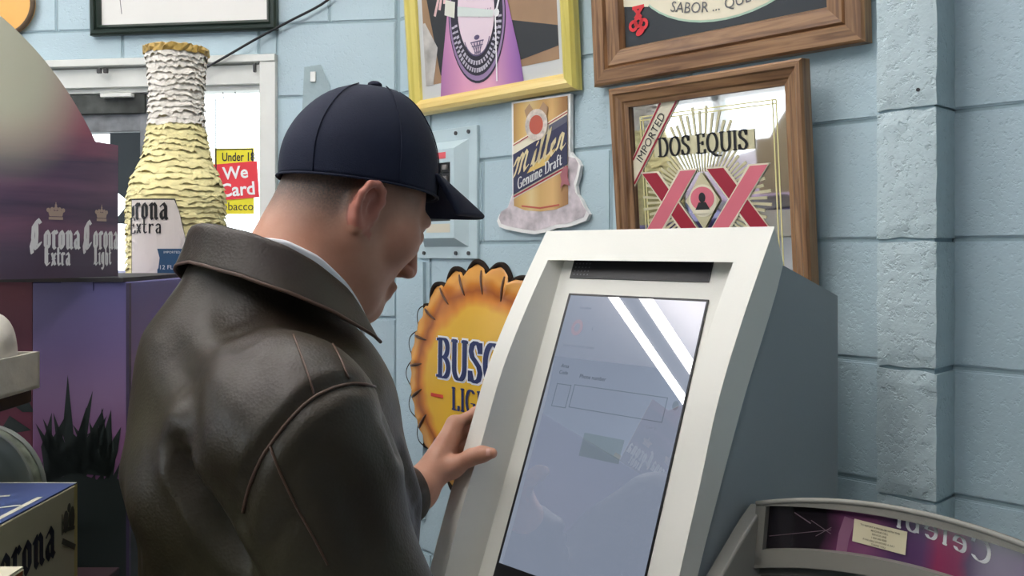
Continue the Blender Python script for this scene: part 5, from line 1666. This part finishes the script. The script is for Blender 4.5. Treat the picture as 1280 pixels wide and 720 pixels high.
# ears
for s in (-1, 1):
    Eo = lambda x, v, w: hd(s * x, v, w)
    hel = [(.071, .006, .004), (.079, .008, .018), (.084, -.001, .031), (.088, -.014, .034), (.091, -.026, .025), (.090, -.030, .008), (.085, -.025, -.010), (.079, -.014, -.024), (.074, -.004, -.032), (.071, .003, -.026)]
    hel = [(.0715 + (a - .071) * .85, v * .84 - .014, w * .80 - .017) for a, v, w in hel]
    sd.chain([Eo(*p) for p in hel], [.0040, .0044, .0044, .0044, .0044, .0042, .0042, .0050, .0062, .0046], .003)
    sd.chain([Eo(.077, -.024, .000), Eo(.080, -.029, -.013), Eo(.077, -.024, -.023)], [.004, .0045, .004], .004)
    E_((s * .073, -.021, -.017), (.006, .016, .024), .008)
    E_((s * .083, -.016, -.015), (.009, .007, .0115), .004, 'sub')
    E_((s * .072, -.006, -.019), (.0050, .0045, .006), .006)
# neck and chest
NB = (.006, -.012, 1.500)
sd.cap(hd(0, -.030, -.012), NB, .058, .064, .03)
sd.cap(hd(0, .028, -.070), (.006, .035, 1.500), .034, .050, .03)
sd.cap((-.08, .01, 1.45), (.09, -.02, 1.45), .050, .050, .05)
head_chunk = sd.mesh()

# --- left hand gripping the kiosk edge
wr = loc((-1.119, .884, 1.234)); el = np.array((-.267, .134, 1.188))
def hand_chunk(wrist, elbow, mcp, fingers, thumb, lo, hi, palm_k=.016):
    P_ = np.array([wrist] + list(mcp) + [q_ for ch, _ in fingers for q_ in ch] + list(thumb[0])); dirf0 = (np.array(elbow) - wrist) / np.linalg.norm(np.array(elbow) - wrist)
    P_ = np.concatenate([P_, [wrist + dirf0 * .10]])
    s_ = SDF(P_.min(0) - .045, P_.max(0) + .045, .002)
    dirf = (np.array(elbow) - wrist); dirf = dirf / np.linalg.norm(dirf)
    s_.cap(wrist + np.array((0, 0, -.006)), wrist + dirf * .13, .0275, .034, .02)
    s_.cap(wrist + np.array((0, 0, .008)), wrist + dirf * .12 + np.array((0, 0, .008)), .025, .032, .02)
    for m_ in mcp:
        s_.cap(wrist * .88 + np.array(m_) * .12, m_, .0200, .0118, palm_k)
    for a_, b_ in zip(mcp, mcp[1:]):
        s_.cap(a_, b_, .0115, .0115, .012)
    for ch, r0 in fingers:
        s_.chain(ch, [r0, r0 * .98, r0 * .90, r0 * .76], .005)
        for q in ch[1:3]:
            s_.ell(q, (r0 * 1.06,) * 3, None, .006)
    s_.chain(thumb[0], thumb[1], .010)
    return s_.mesh()
mcpL = [loc(p) for p in ((-1.142, .976, 1.322), (-1.146, .972, 1.300), (-1.146, .962, 1.278), (-1.142, .950, 1.258))]
fL = []
for i, m_ in enumerate(mcpL):
    ln = (.042, .047, .043, .034)[i]
    tgt = -1.1306 - MAN.x
    d0 = np.array((0, .93, .30 - .06 * i)); d0 /= np.linalg.norm(d0)
    p1 = m_ + d0 * ln; p1[0] = tgt - .003
    p2 = p1 + d0 * ln * .62 + np.array((0, 0, -.002)); p2[0] = tgt
    p3 = p2 + d0 * ln * .48 + np.array((0, 0, -.003)); p3[0] = tgt + .001
    fL.append(([m_, p1, p2, p3], (.0098, .0100, .0094, .0082)[i]))
thL = ([loc(p) for p in ((-1.122, .905, 1.250), (-1.108, .944, 1.262), (-1.082, .960, 1.2795), (-1.066, .968, 1.2855), (-1.050, .975, 1.2885))], [.0200, .0165, .0118, .0115, .0085])
handL = hand_chunk(wr, el, mcpL, fL, thL, (-.40, .26, 1.14), (-.13, .66, 1.38))

# --- right hand, out of the frame below the jacket, resting before the kiosk keys
wrR = np.array((.165, .285, 1.085)); elR = np.array((.200, .030, 1.150))
mcpR = [wrR + np.array(v) for v in ((-.034, .082, -.002), (-.012, .090, .002), (.011, .086, .000), (.032, .074, -.006))]
fR = []
for i, m_ in enumerate(mcpR):
    ln = (.042, .046, .043, .034)[i]
    p1 = m_ + np.array((0, ln * .92, -ln * .35)); p2 = p1 + np.array((0, ln * .45, -ln * .42)); p3 = p2 + np.array((0, ln * .25, -ln * .40))
    fR.append(([m_, p1, p2, p3], (.0094, .0096, .0092, .0080)[i]))
thR = ([wrR + np.array(v) for v in ((-.022, .020, -.004), (-.050, .052, -.014), (-.060, .082, -.020), (-.058, .102, -.024))], [.0180, .0135, .0112, .0085])
handR = hand_chunk(wrR, elR, mcpR, fR, thR, (.02, .10, .94), (.30, .48, 1.20))

# --- rest of the body inside the clothes
sd = SDF((-.34, -.26, .02), (.34, .40, 1.56), .011)
sd.ell((0, 0, 1.28), (.165, .105, .22)).ell((0, 0, .98), (.15, .105, .16), None, .05).cap((0, 0, 1.0), (0, 0, 1.25), .11, .11, .05)
sd.cap((0, -.01, 1.40), (0, -.01, 1.50), .07, .058, .04).cap((-.13, .045, 1.42), (.13, -.050, 1.42), .045, .045, .04)
for s in (-1, 1):
    sd.chain([(s * .09, 0, .92), (s * .10, .015, .50), (s * .105, -.02, .10)], [.080, .052, .038], .03)
    sd.cap((s * .105, -.03, .05), (s * .115, .12, .045), .035, .028, .02)
sd.chain([(-.165, .05, 1.43), el, el * .2 + wr * .8], [.050, .040, .031], .03)
sd.chain([(.165, -.065, 1.43), elR, elR * .2 + wrR * .8], [.050, .040, .031], .03)
trunk = sd.mesh()
body, V = sdf_obj('body', [head_chunk, handL, handR, trunk], M_skin, man)
# marks: red channel = cropped hair, green channel = flushed skin (ear, lips, nose, thumb)
q = (V - HC_) @ AX.T
u, v, w = q[:, 0], q[:, 1], q[:, 2]
sm = lambda x, a, b_: np.clip((x - a) / (b_ - a), 0, 1) ** 2 * (3 - 2 * np.clip((x - a) / (b_ - a), 0, 1))
inhead = (V[:, 2] > 1.50) & (np.abs(q).max(1) < .16)
nape = sm(w, -.085, -.020) * sm(-v, .018, .048)
sideb = sm(w, .012, .034) * sm(v, .060, .045) * .45
hair = np.maximum(nape * .88, sideb) * inhead
top = sm(w, .035, .06) * sm(v, .075, .05) * inhead
hair = np.maximum(hair, top * .8) * (1 - ((np.abs(u) > .0745) & (v > -.05) & (v < .006) & (w < .034) & (w > -.045)) * .95)
ear = ((np.abs(u) > .071) & (v > -.052) & (v < .006) & (w < .036) & (w > -.045) & inhead) * .55
lips = np.exp(-((v - .094) ** 2 / .010 ** 2 + (w + .066) ** 2 / .009 ** 2 + u ** 2 / .024 ** 2)) * .7
nose_ = np.exp(-((v - .112) ** 2 / .018 ** 2 + (w + .026) ** 2 / .016 ** 2)) * .45
chk = np.exp(-(((np.abs(u) - .052) ** 2) / .03 ** 2 + (v - .05) ** 2 / .025 ** 2 + (w + .02) ** 2 / .025 ** 2)) * .18
brow = np.exp(-(((v - .094) / .014) ** 2 + ((w - .030) / .006) ** 2)) * (np.abs(u) > .014) * (np.abs(u) < .05) * inhead
hair = np.maximum(hair, brow * .8)
lash = np.exp(-(((np.abs(u) - .034) / .012) ** 2 + ((w - .006) / .0025) ** 2 + ((v - .091) / .008) ** 2)) * inhead
hair = np.maximum(hair, lash)
grn = np.maximum.reduce([ear, lips, nose_, chk]) * inhead
ca_ = body.data.color_attributes.new('marks', 'FLOAT_COLOR', 'POINT')
cols = np.zeros((len(V), 4), np.float32); cols[:, 0] = hair; cols[:, 1] = grn; cols[:, 3] = 1
ca_.data.foreach_set('color', cols.ravel())
sm_ = body.modifiers.new('smooth', 'SMOOTH'); sm_.factor = .5; sm_.iterations = 2

# thumb nail
nail = MB()
tp, tq = np.array(thL[0][3]), np.array(thL[0][4])
dv = (tq - tp) / np.linalg.norm(tq - tp)
nrm = np.array((-.20, -.93, .30)); nrm -= dv * (nrm @ dv); nrm /= np.linalg.norm(nrm)
sdv = np.cross(dv, nrm)
vs = []
for i in range(7):
    t = -1 + 2 * i / 6
    for j in range(4):
        a = t * 1.0
        ctr = tp + dv * (.006 + .0125 * j / 3)
        r_ = .0106 - .0012 * j / 3
        vs.append(ctr + (sdv * math.sin(a) * .0068 / .0068 * .0075 + nrm * (math.cos(a) * .004 + r_ - .0036)))
fs = [(i * 4 + j, (i + 1) * 4 + j, (i + 1) * 4 + j + 1, i * 4 + j + 1) for i in range(6) for j in range(3)]
mesh_obj('thumb_nail', vs, fs, mat('nail', (.55, .30, .23), rough=.3), man, smooth=True)

# --- leather jacket
M_leather = bpy.data.materials.new('brown_leather'); M_leather.use_nodes = True
nt = M_leather.node_tree; b = nt.nodes['Principled BSDF']
tc = nt.nodes.new('ShaderNodeTexCoord')
n1 = nt.nodes.new('ShaderNodeTexNoise'); n1.inputs['Scale'].default_value = 4.5; n1.inputs['Detail'].default_value = 4
cr = nt.nodes.new('ShaderNodeValToRGB'); e = cr.color_ramp.elements
e[0].position = .32; e[0].color = (.021, .0115, .007, 1); e[1].position = .66; e[1].color = (.036, .031, .0135, 1)
nt.links.new(tc.outputs['Object'], n1.inputs['Vector']); nt.links.new(n1.outputs['Fac'], cr.inputs['Fac']); nt.links.new(cr.outputs[0], b.inputs['Base Color'])
b.inputs['Roughness'].default_value = .46
b.inputs['Specular IOR Level'].default_value = .48
n2 = nt.nodes.new('ShaderNodeTexNoise'); n2.inputs['Scale'].default_value = 16; n2.inputs['Detail'].default_value = 6; n2.inputs['Roughness'].default_value = .6
n3 = nt.nodes.new('ShaderNodeTexVoronoi'); n3.inputs['Scale'].default_value = 330
b1 = nt.nodes.new('ShaderNodeBump'); b1.inputs['Strength'].default_value = .10; b1.inputs['Distance'].default_value = .008
b2 = nt.nodes.new('ShaderNodeBump'); b2.inputs['Strength'].default_value = .20; b2.inputs['Distance'].default_value = .0012
for n_ in (n2, n3): nt.links.new(tc.outputs['Object'], n_.inputs['Vector'])
nt.links.new(n2.outputs['Fac'], b1.inputs['Height']); nt.links.new(n3.outputs['Distance'], b2.inputs['Height'])
nt.links.new(b1.outputs[0], b2.inputs['Normal']); nt.links.new(b2.outputs[0], b.inputs['Normal'])

TW = math.radians(-20)                      # reaching with the left arm turns the shoulders
_c, _s = math.cos(TW), math.sin(TW)
AXT = np.array([[_c, _s, 0], [-_s, _c, 0], [0, 0, 1.0]])
def T(x, y, z):
    return np.array((x * _c - y * _s, x * _s + y * _c, z))
SHR = T(.180, -.012, 1.438) + np.array((.012, .013, 0)); SHL = T(-.180, .0, 1.440)
sd = SDF((-.42, -.30, .84), (.38, .54, 1.60), .006)
sd.ell(T(.010, .002, 1.26), (.175, .124, .26), AXT)
sd.ell(T(-.01, -.040, 1.39), (.165, .102, .150), AXT, .06)
sd.cap(T(-.150, -.012, 1.452), T(.150, -.012, 1.452), .074, .074, .05)
sd.cap(T(.0, -.015, 1.48), (.008, .005, 1.540), .100, .070, .05)
sd.ell(T(.012, .012, 1.04), (.165, .118, .24), AXT, .08)
sd.ell(T(.030, .098, 1.20), (.125, .072, .26), AXT, .05)
sd.ell(T(.035, .075, 1.395), (.115, .066, .125), AXT, .05)
sd.ell(T(.10, -.03, 1.06), (.10, .10, .20), AXT, .05)
sd.cap(T(.0, -.040, 1.50), T(.0, -.030, 1.565), .075, .055, .04)
sd.chain([SHR, elR + np.array((.016, .004, -.005)), elR * .15 + wrR * .85], [.080, .070, .052], .035)
sd.chain([SHL, el, el * .12 + wr * .88], [.080, .066, .050], .035)
# folds: soft ridges and grooves of the cloth
def fold(a, b_, r, k=.02, mode='add'):
    sd.cap(T(*a), T(*b_), r, r * .8, k, mode)
fold((.085, -.104, 1.40), (.05, -.108, 1.18), .014, .05)
fold((.060, -.138, 1.30), (.125, -.112, 1.13), .013, .03, 'sub')
fold((.02, -.120, 1.36), (.10, -.105, 1.20), .012, .04)
fold((.0, -.140, 1.33), (.04, -.140, 1.10), .009, .04, 'sub')
fold((.14, -.09, 1.44), (.08, -.120, 1.35), .012, .04)
for t in (.35, .55, .72):
    p = el * (1 - t) + wr * t
    sd.cap(p + np.array((-.04, 0, .03)), p + np.array((.04, .01, .045)), .012, .012, .02)
V, F = sd.mesh()
# broad slack undulation of the leather
def slack(V):
    x, y, z = V[:, 0], V[:, 1], V[:, 2]
    return .0026 * np.sin(23 * x + 9 * z + 2 * np.sin(14 * z)) + .0022 * np.sin(31 * z + 17 * y + 2.3 * np.sin(11 * x)) + .0022 * np.sin(47 * x - 38 * z + 13 * y)
ctr = np.stack([np.zeros(len(V)), np.zeros(len(V)), V[:, 2]], 1)
nr = V - ctr; nr /= np.linalg.norm(nr, axis=1)[:, None] + 1e-9
V = V + nr * slack(V)[:, None] * np.clip((1.50 - V[:, 2]) / .1, 0, 1)[:, None]
def dense(P, n=5):
    out = []
    for i in range(len(P) - 1):
        p0 = P[max(i - 1, 0)]; p1 = P[i]; p2 = P[i + 1]; p3 = P[min(i + 2, len(P) - 1)]
        for k in range(n):
            t = k / n
            out.append(tuple(.5 * (2 * p1[j] + (-p0[j] + p2[j]) * t + (2 * p0[j] - 5 * p1[j] + 4 * p2[j] - p3[j]) * t * t + (-p0[j] + 3 * p1[j] - 3 * p2[j] + p3[j]) * t ** 3) for j in range(2)))
    out.append(P[-1]); return out
def cloth_hit(bvh, px, py):
    p = at(px, py, 1.0) - Vector((0, 0, CZ)); p.normalize()
    h = bvh.ray_cast(Vector((0, 0, CZ)), p)
    return None if h[0] is None else (h[0], h[1])
# creases pressed into the leather: valley with soft shoulders
_b = BVHTree.FromPolygons([Vector(p) + MAN for p in V], [tuple(f) for f in F.tolist()])
for P, amp, sg in (([(222, 560), (240, 592), (262, 628), (288, 668), (312, 716)], .015, .011),
                   ([(304, 650), (314, 602), (331, 566), (356, 532), (385, 502), (412, 487), (440, 480), (468, 484)], .0045, .007),
                   ([(392, 556), (425, 598), (450, 655), (462, 712)], .0045, .013),
                   ([(478, 518), (500, 575), (522, 640), (534, 700)], .0050, .011),
                   ([(262, 372), (300, 415), (322, 470), (318, 530)], .0040, .016),
                   ([(205, 420), (232, 470), (240, 520), (226, 575)], .0045, .015),
                   ([(330, 700), (352, 660), (380, 640)], .0035, .010)):
    hits = [cloth_hit(_b, *p) for p in dense(P, 4)]
    hits = [h for h in hits if h is not None]
    if not hits: continue
    pts = np.array([tuple(h[0] - MAN) for h in hits]); nn = np.array([tuple(h[1]) for h in hits])
    best = np.full(len(V), 9.0); bi = np.zeros(len(V), int)
    for k in range(len(pts)):
        d_ = np.linalg.norm(V - pts[k], axis=1)
        m_ = d_ < best; best[m_] = d_[m_]; bi[m_] = k
    tt = bi / max(len(pts) - 1, 1)
    env = np.clip(np.minimum(tt, 1 - tt) * 5 + .25, 0, 1)
    prof_ = -np.exp(-(best / sg) ** 2) + .45 * np.exp(-((best - 2.2 * sg) / sg) ** 2)
    V = V + nn[bi] * (amp * env * prof_ * (best < 5 * sg))[:, None]
jacket, JV = sdf_obj('jacket', [(V, F)], M_leather, man)
s_ = jacket.modifiers.new('smooth', 'SMOOTH'); s_.factor = .5; s_.iterations = 3

# seams follow the cloth: points found on the jacket along the lines of sight of the photograph
bvh = BVHTree.FromPolygons([Vector(p) + MAN for p in JV], [tuple(f) for f in F.tolist()])
def on_jacket(px, py):
    p = at(px, py, 1.0) - Vector((0, 0, CZ)); p.normalize()
    h = bvh.ray_cast(Vector((0, 0, CZ)), p)
    return None if h[0] is None else h[0] + h[1] * .0006
def dense(P, n=5):
    out = []
    for i in range(len(P) - 1):
        p0 = P[max(i - 1, 0)]; p1 = P[i]; p2 = P[i + 1]; p3 = P[min(i + 2, len(P) - 1)]
        for k in range(n):
            t = k / n
            out.append(tuple(.5 * (2 * p1[j] + (-p0[j] + p2[j]) * t + (2 * p0[j] - 5 * p1[j] + 4 * p2[j] - p3[j]) * t * t + (-p0[j] + 3 * p1[j] - 3 * p2[j] + p3[j]) * t ** 3) for j in range(2)))
    out.append(P[-1]); return out
M_seam = mat('seam_brown', (.085, .045, .028), rough=.5)
for P, r in (([(490, 500), (468, 484), (440, 480), (412, 487), (385, 502), (356, 532), (331, 566), (314, 602), (304, 640)], .0017),
             ([(337, 556), (350, 590), (369, 630), (390, 668), (410, 706)], .0012),
             ([(330, 352), (348, 380), (364, 412), (377, 446), (387, 474), (392, 494)], .0011),
             ([(398, 404), (420, 438), (436, 474)], .0010)):
    pts = [on_jacket(*p) for p in dense(P)]
    pts = [p - MAN for p in pts if p is not None]
    runs = [[pts[0]]] if pts else [[]]
    for p in pts[1:]:
        if (p - runs[-1][-1]).length < .05: runs[-1].append(p)
        else: runs.append([p])
    ok = max(runs, key=len)
    if len(ok) > 3:
        MB().tube(ok, r, 6).build('seam', M_seam, jacket, smooth=True)

# collar: folded band round the neck, open at the front
def collar(name, parent, m, ph0, ph1, ctr, rad, crest, fall, n=60, thick=.0028, inner=.030):
    vs, fs = [], []
    for i in range(n + 1):
        ph = ph0 + (ph1 - ph0) * i / n
        a = math.radians(ph)                      # 0 = straight back, positive = his right side
        dx, dy = math.sin(a), -math.cos(a)
        rx, ry = rad(ph)
        out, drop = fall(ph)
        cz_ = crest(ph)
        L = math.hypot(dx * rx, dy * ry)
        ux, uy = dx * rx / L, dy * ry / L
        for (o, d) in ((-.006, -inner), (-.003, -inner * .4), (.000, -.004), (.004, .0), (.009, -.004), (out * .55, -drop * .45), (out * .86, -drop * .86), (out, -drop)):
            vs.append((ctr[0] + ux * (L + o), ctr[1] + uy * (L + o), cz_ + d))
    k = 8
    for i in range(n):
        for j in range(k - 1):
            fs.append((i * k + j, (i + 1) * k + j, (i + 1) * k + j + 1, i * k + j + 1))
    o = mesh_obj(name, vs, fs, m, parent, smooth=True)
    s = o.modifiers.new('solid', 'SOLIDIFY'); s.thickness = thick; s.offset = 0
    su = o.modifiers.new('sub', 'SUBSURF'); su.levels = 1; su.render_levels = 1
    return o, vs, k
def lerp_tab(tab):
    def f(ph):
        p = abs(ph)
        for (a, va), (b_, vb) in zip(tab, tab[1:]):
            if a <= p <= b_:
                t = (p - a) / (b_ - a)
                return va + (vb - va) * t
        return tab[-1][1]
    return f
cr_ = lerp_tab([(0, 1.637), (20, 1.635), (45, 1.627), (70, 1.612), (90, 1.594), (110, 1.568), (130, 1.530)])
rxf = lerp_tab([(0, .078), (90, .082), (150, .092)]); ryf = lerp_tab([(0, .084), (90, .092), (150, .125)])
fo = lerp_tab([(0, .018), (40, .026), (80, .036), (110, .042), (130, .044)]); fd = lerp_tab([(0, .042), (40, .045), (80, .050), (110, .054), (130, .056)])
col, cv, ck_ = collar('jacket_collar', jacket, M_leather, -114, 114, (.010, .012), lambda p: (rxf(p), ryf(p)), cr_, lambda p: (fo(p), fd(p)))
mbs = MB(); mbs.tube([cv[i * ck_ + 7] for i in range(61)], .0020, 6); mbs.build('seam', M_seam, jacket, smooth=True)
cr2 = lerp_tab([(0, 1.628), (40, 1.624), (70, 1.619), (95, 1.602), (118, 1.572), (140, 1.535)])
rx2 = lerp_tab([(0, .066), (90, .070), (150, .076)]); ry2 = lerp_tab([(0, .076), (90, .082), (150, .108)])
fo2 = lerp_tab([(0, .005), (90, .007), (150, .008)]); fd2 = lerp_tab([(0, .02), (90, .030), (150, .035)])
collar('shirt_collar', man, mat('white_shirt', (.78, .78, .80), rough=.7), -140, 140, (.010, .014), lambda p: (rx2(p), ry2(p)), cr2, lambda p: (fo2(p), fd2(p)), thick=.002)

# cuff edge and watch at the left wrist
dw = (el - wr); dw /= np.linalg.norm(dw)
def hoop(c, ax, rx_, rz_, n=28):
    ax = Vector(ax); s1 = ax.cross(Vector((0, 0, 1))).normalized(); s2 = s1.cross(ax).normalized()
    return [Vector(c) + s1 * rx_ * math.cos(2 * PI * i / n) + s2 * rz_ * math.sin(2 * PI * i / n) for i in range(n)]
MB().tube(hoop(wr + dw * .022 + np.array((0, 0, .004)), dw, .030, .034), .0042, 8, closed=True).build('watch_strap', mat('watch_leather', (.10, .045, .02), rough=.4), man, smooth=True)
wc = hoop(wr + dw * .020, dw, .033, .036)[21]

# trousers, belt line hidden under the jacket, and shoes
sd = SDF((-.24, -.24, .04), (.24, .24, 1.02), .010)
sd.ell((0, 0, .93), (.165, .125, .13))
for s in (-1, 1):
    sd.chain([(s * .088, 0, .90), (s * .098, .015, .50), (s * .104, -.018, .07)], [.098, .074, .064], .02)
sdf_obj('trousers', [sd.mesh()], mat('dark_trousers', (.03, .03, .035), rough=.8, vary=.1), man)
for s in (-1, 1):
    sd = SDF((s * .108 - .09, -.16, -.01), (s * .108 + .09, .24, .14), .006)
    sd.cap((s * .105, -.045, .045), (s * .113, .135, .038), .044, .036, .02).ell((s * .106, -.03, .075), (.042, .055, .05), None, .03)
    sd.ell((s * .109, .04, -.045), (.30, .40, .050), None, .004, 'sub')
    V, F = sd.mesh()
    V[:, 2] -= V[:, 2].min()
    sdf_obj('shoe', [(V, F)], mat('black_shoe', (.015, .014, .013), rough=.3), man)

# --- navy cap
M_navycap = mat('navy_cloth', (.0125, .0165, .036), rough=.75, spec=.25, vary=.06, vscale=14, bump=[(700, .25, 'noise'), (9, .10, 'noise')])
cap = bpy.data.objects.new('cap', None); COL.objects.link(cap); cap.parent = man
CP0 = np.array((.029, .117, 1.686))
cap.location = CP0; cap.rotation_euler = (math.radians(-4), 0, -YAW)
RX, RF_, RB_, HH = .0800, .096, .1020, .127
vs, fs = [], []
NA, NR = 72, 22
for j in range(NR + 1):
    t = j / NR
    for i in range(NA):
        a = 2 * PI * i / NA
        e1 = (1 - t ** 2.35) ** (1 / 2.15)
        s_, c_ = math.sin(a), math.cos(a)
        ry = RF_ if c_ > 0 else RB_
        zz = HH * t
        base = -.006 * c_ * (1 - t)                        # lower edge dips a little at the back
        sx_c = 1 - .02 * (abs(math.sin(3 * a)) < .10) * (t < .97)
        lean_f = .010 * t * t
        bl__ = 1 + .025 * math.sin(PI * min(t * 1.4, 1))
        vs.append((RX * e1 * s_ * bl__, ry * e1 * c_ * bl__ + lean_f, zz + base - .004))
for j in range(NR):
    for i in range(NA):
        fs.append((j * NA + i, j * NA + (i + 1) % NA, (j + 1) * NA + (i + 1) % NA, (j + 1) * NA + i))
o = mesh_obj('crown', vs, fs, M_navycap, cap, smooth=True)
so = o.modifiers.new('solid', 'SOLIDIFY'); so.thickness = .0022; so.offset = 1
seam_pts = lambda a: [(RX * (1 - t ** 2.35) ** (1 / 2.15) * math.sin(a) * 1.008 * (1 + .025 * math.sin(PI * min(t * 1.4, 1))), (RF_ if math.cos(a) > 0 else RB_) * (1 - t ** 2.35) ** (1 / 2.15) * math.cos(a) * 1.008 * (1 + .025 * math.sin(PI * min(t * 1.4, 1))) + .010 * t * t, HH * t + .0012 - .004 - .006 * math.cos(a) * (1 - t)) for t in [k / 24 for k in range(0, 24)]]
mb = MB()
for k in range(6):
    mb.tube(seam_pts(math.radians(30 + 60 * k)), .0008, 5)
mb.build('panel_seams', M_navycap, cap, smooth=True)
mb = MB(); mb.lathe([(.0, .0062), (.005, .0055), (.0085, .003), (.009, 0)], 20, cap=False)
o = mb.build('button', M_navycap, cap, smooth=True); o.location = (0, .010, HH - .004)
mb = MB()
mb.tube([(RX * 1.024 * math.sin(2 * PI * i / 72), (RF_ if math.cos(2 * PI * i / 72) > 0 else RB_) * 1.024 * math.cos(2 * PI * i / 72), -.004 - .006 * math.cos(2 * PI * i / 72)) for i in range(72)], .0016, 6, closed=True)
mb.build('edge_binding', M_navycap, cap, smooth=True)
NUv, NVv = 32, 12
vs, fs = [], []
for j in range(NVv + 1):
    v_ = j / NVv
    for i in range(NUv + 1):
        u_ = -1 + 2 * i / NUv
        th = u_ * math.radians(48)
        x = RX * 1.02 * math.sin(th) * (1 - .03 * v_)
        y = RF_ * .99 * math.cos(th) + .090 * v_ * math.cos(u_ * 1.25) ** .75
        z = .020 - .044 * v_ * (.85 + .15 * v_) - .005 * u_ * u_ * (.4 + .6 * v_)
        vs.append((x, y, z))
for j in range(NVv):
    for i in range(NUv):
        a = j * (NUv + 1) + i
        fs.append((a, a + 1, a + NUv + 2, a + NUv + 1))
o = mesh_obj('visor', vs, fs, M_navycap, cap, smooth=True)
so = o.modifiers.new('solid', 'SOLIDIFY'); so.thickness = .0075; so.offset = 0
o.modifiers.new('sub', 'SUBSURF').levels = 1

# ------------------------------------------------------------------ put each thing's origin at its own base
bpy.context.view_layer.update()
for root in [o for o in SC.objects if o.type == 'EMPTY' and o.parent is None and o.get('category') and o.location.length < .01]:
    lo = Vector((1e9,) * 3); hi = Vector((-1e9,) * 3)
    for ch in root.children:
        if ch.type != 'MESH': continue
        for v_ in ch.data.vertices:
            for i in range(3):
                p = v_.co[i] + ch.location[i]
                lo[i] = min(lo[i], p); hi[i] = max(hi[i], p)
    p = Vector(((lo.x + hi.x) / 2, (lo.y + hi.y) / 2, lo.z))
    root.location = root.rotation_euler.to_matrix() @ p
    for ch in root.children:
        ch.location = ch.location - p
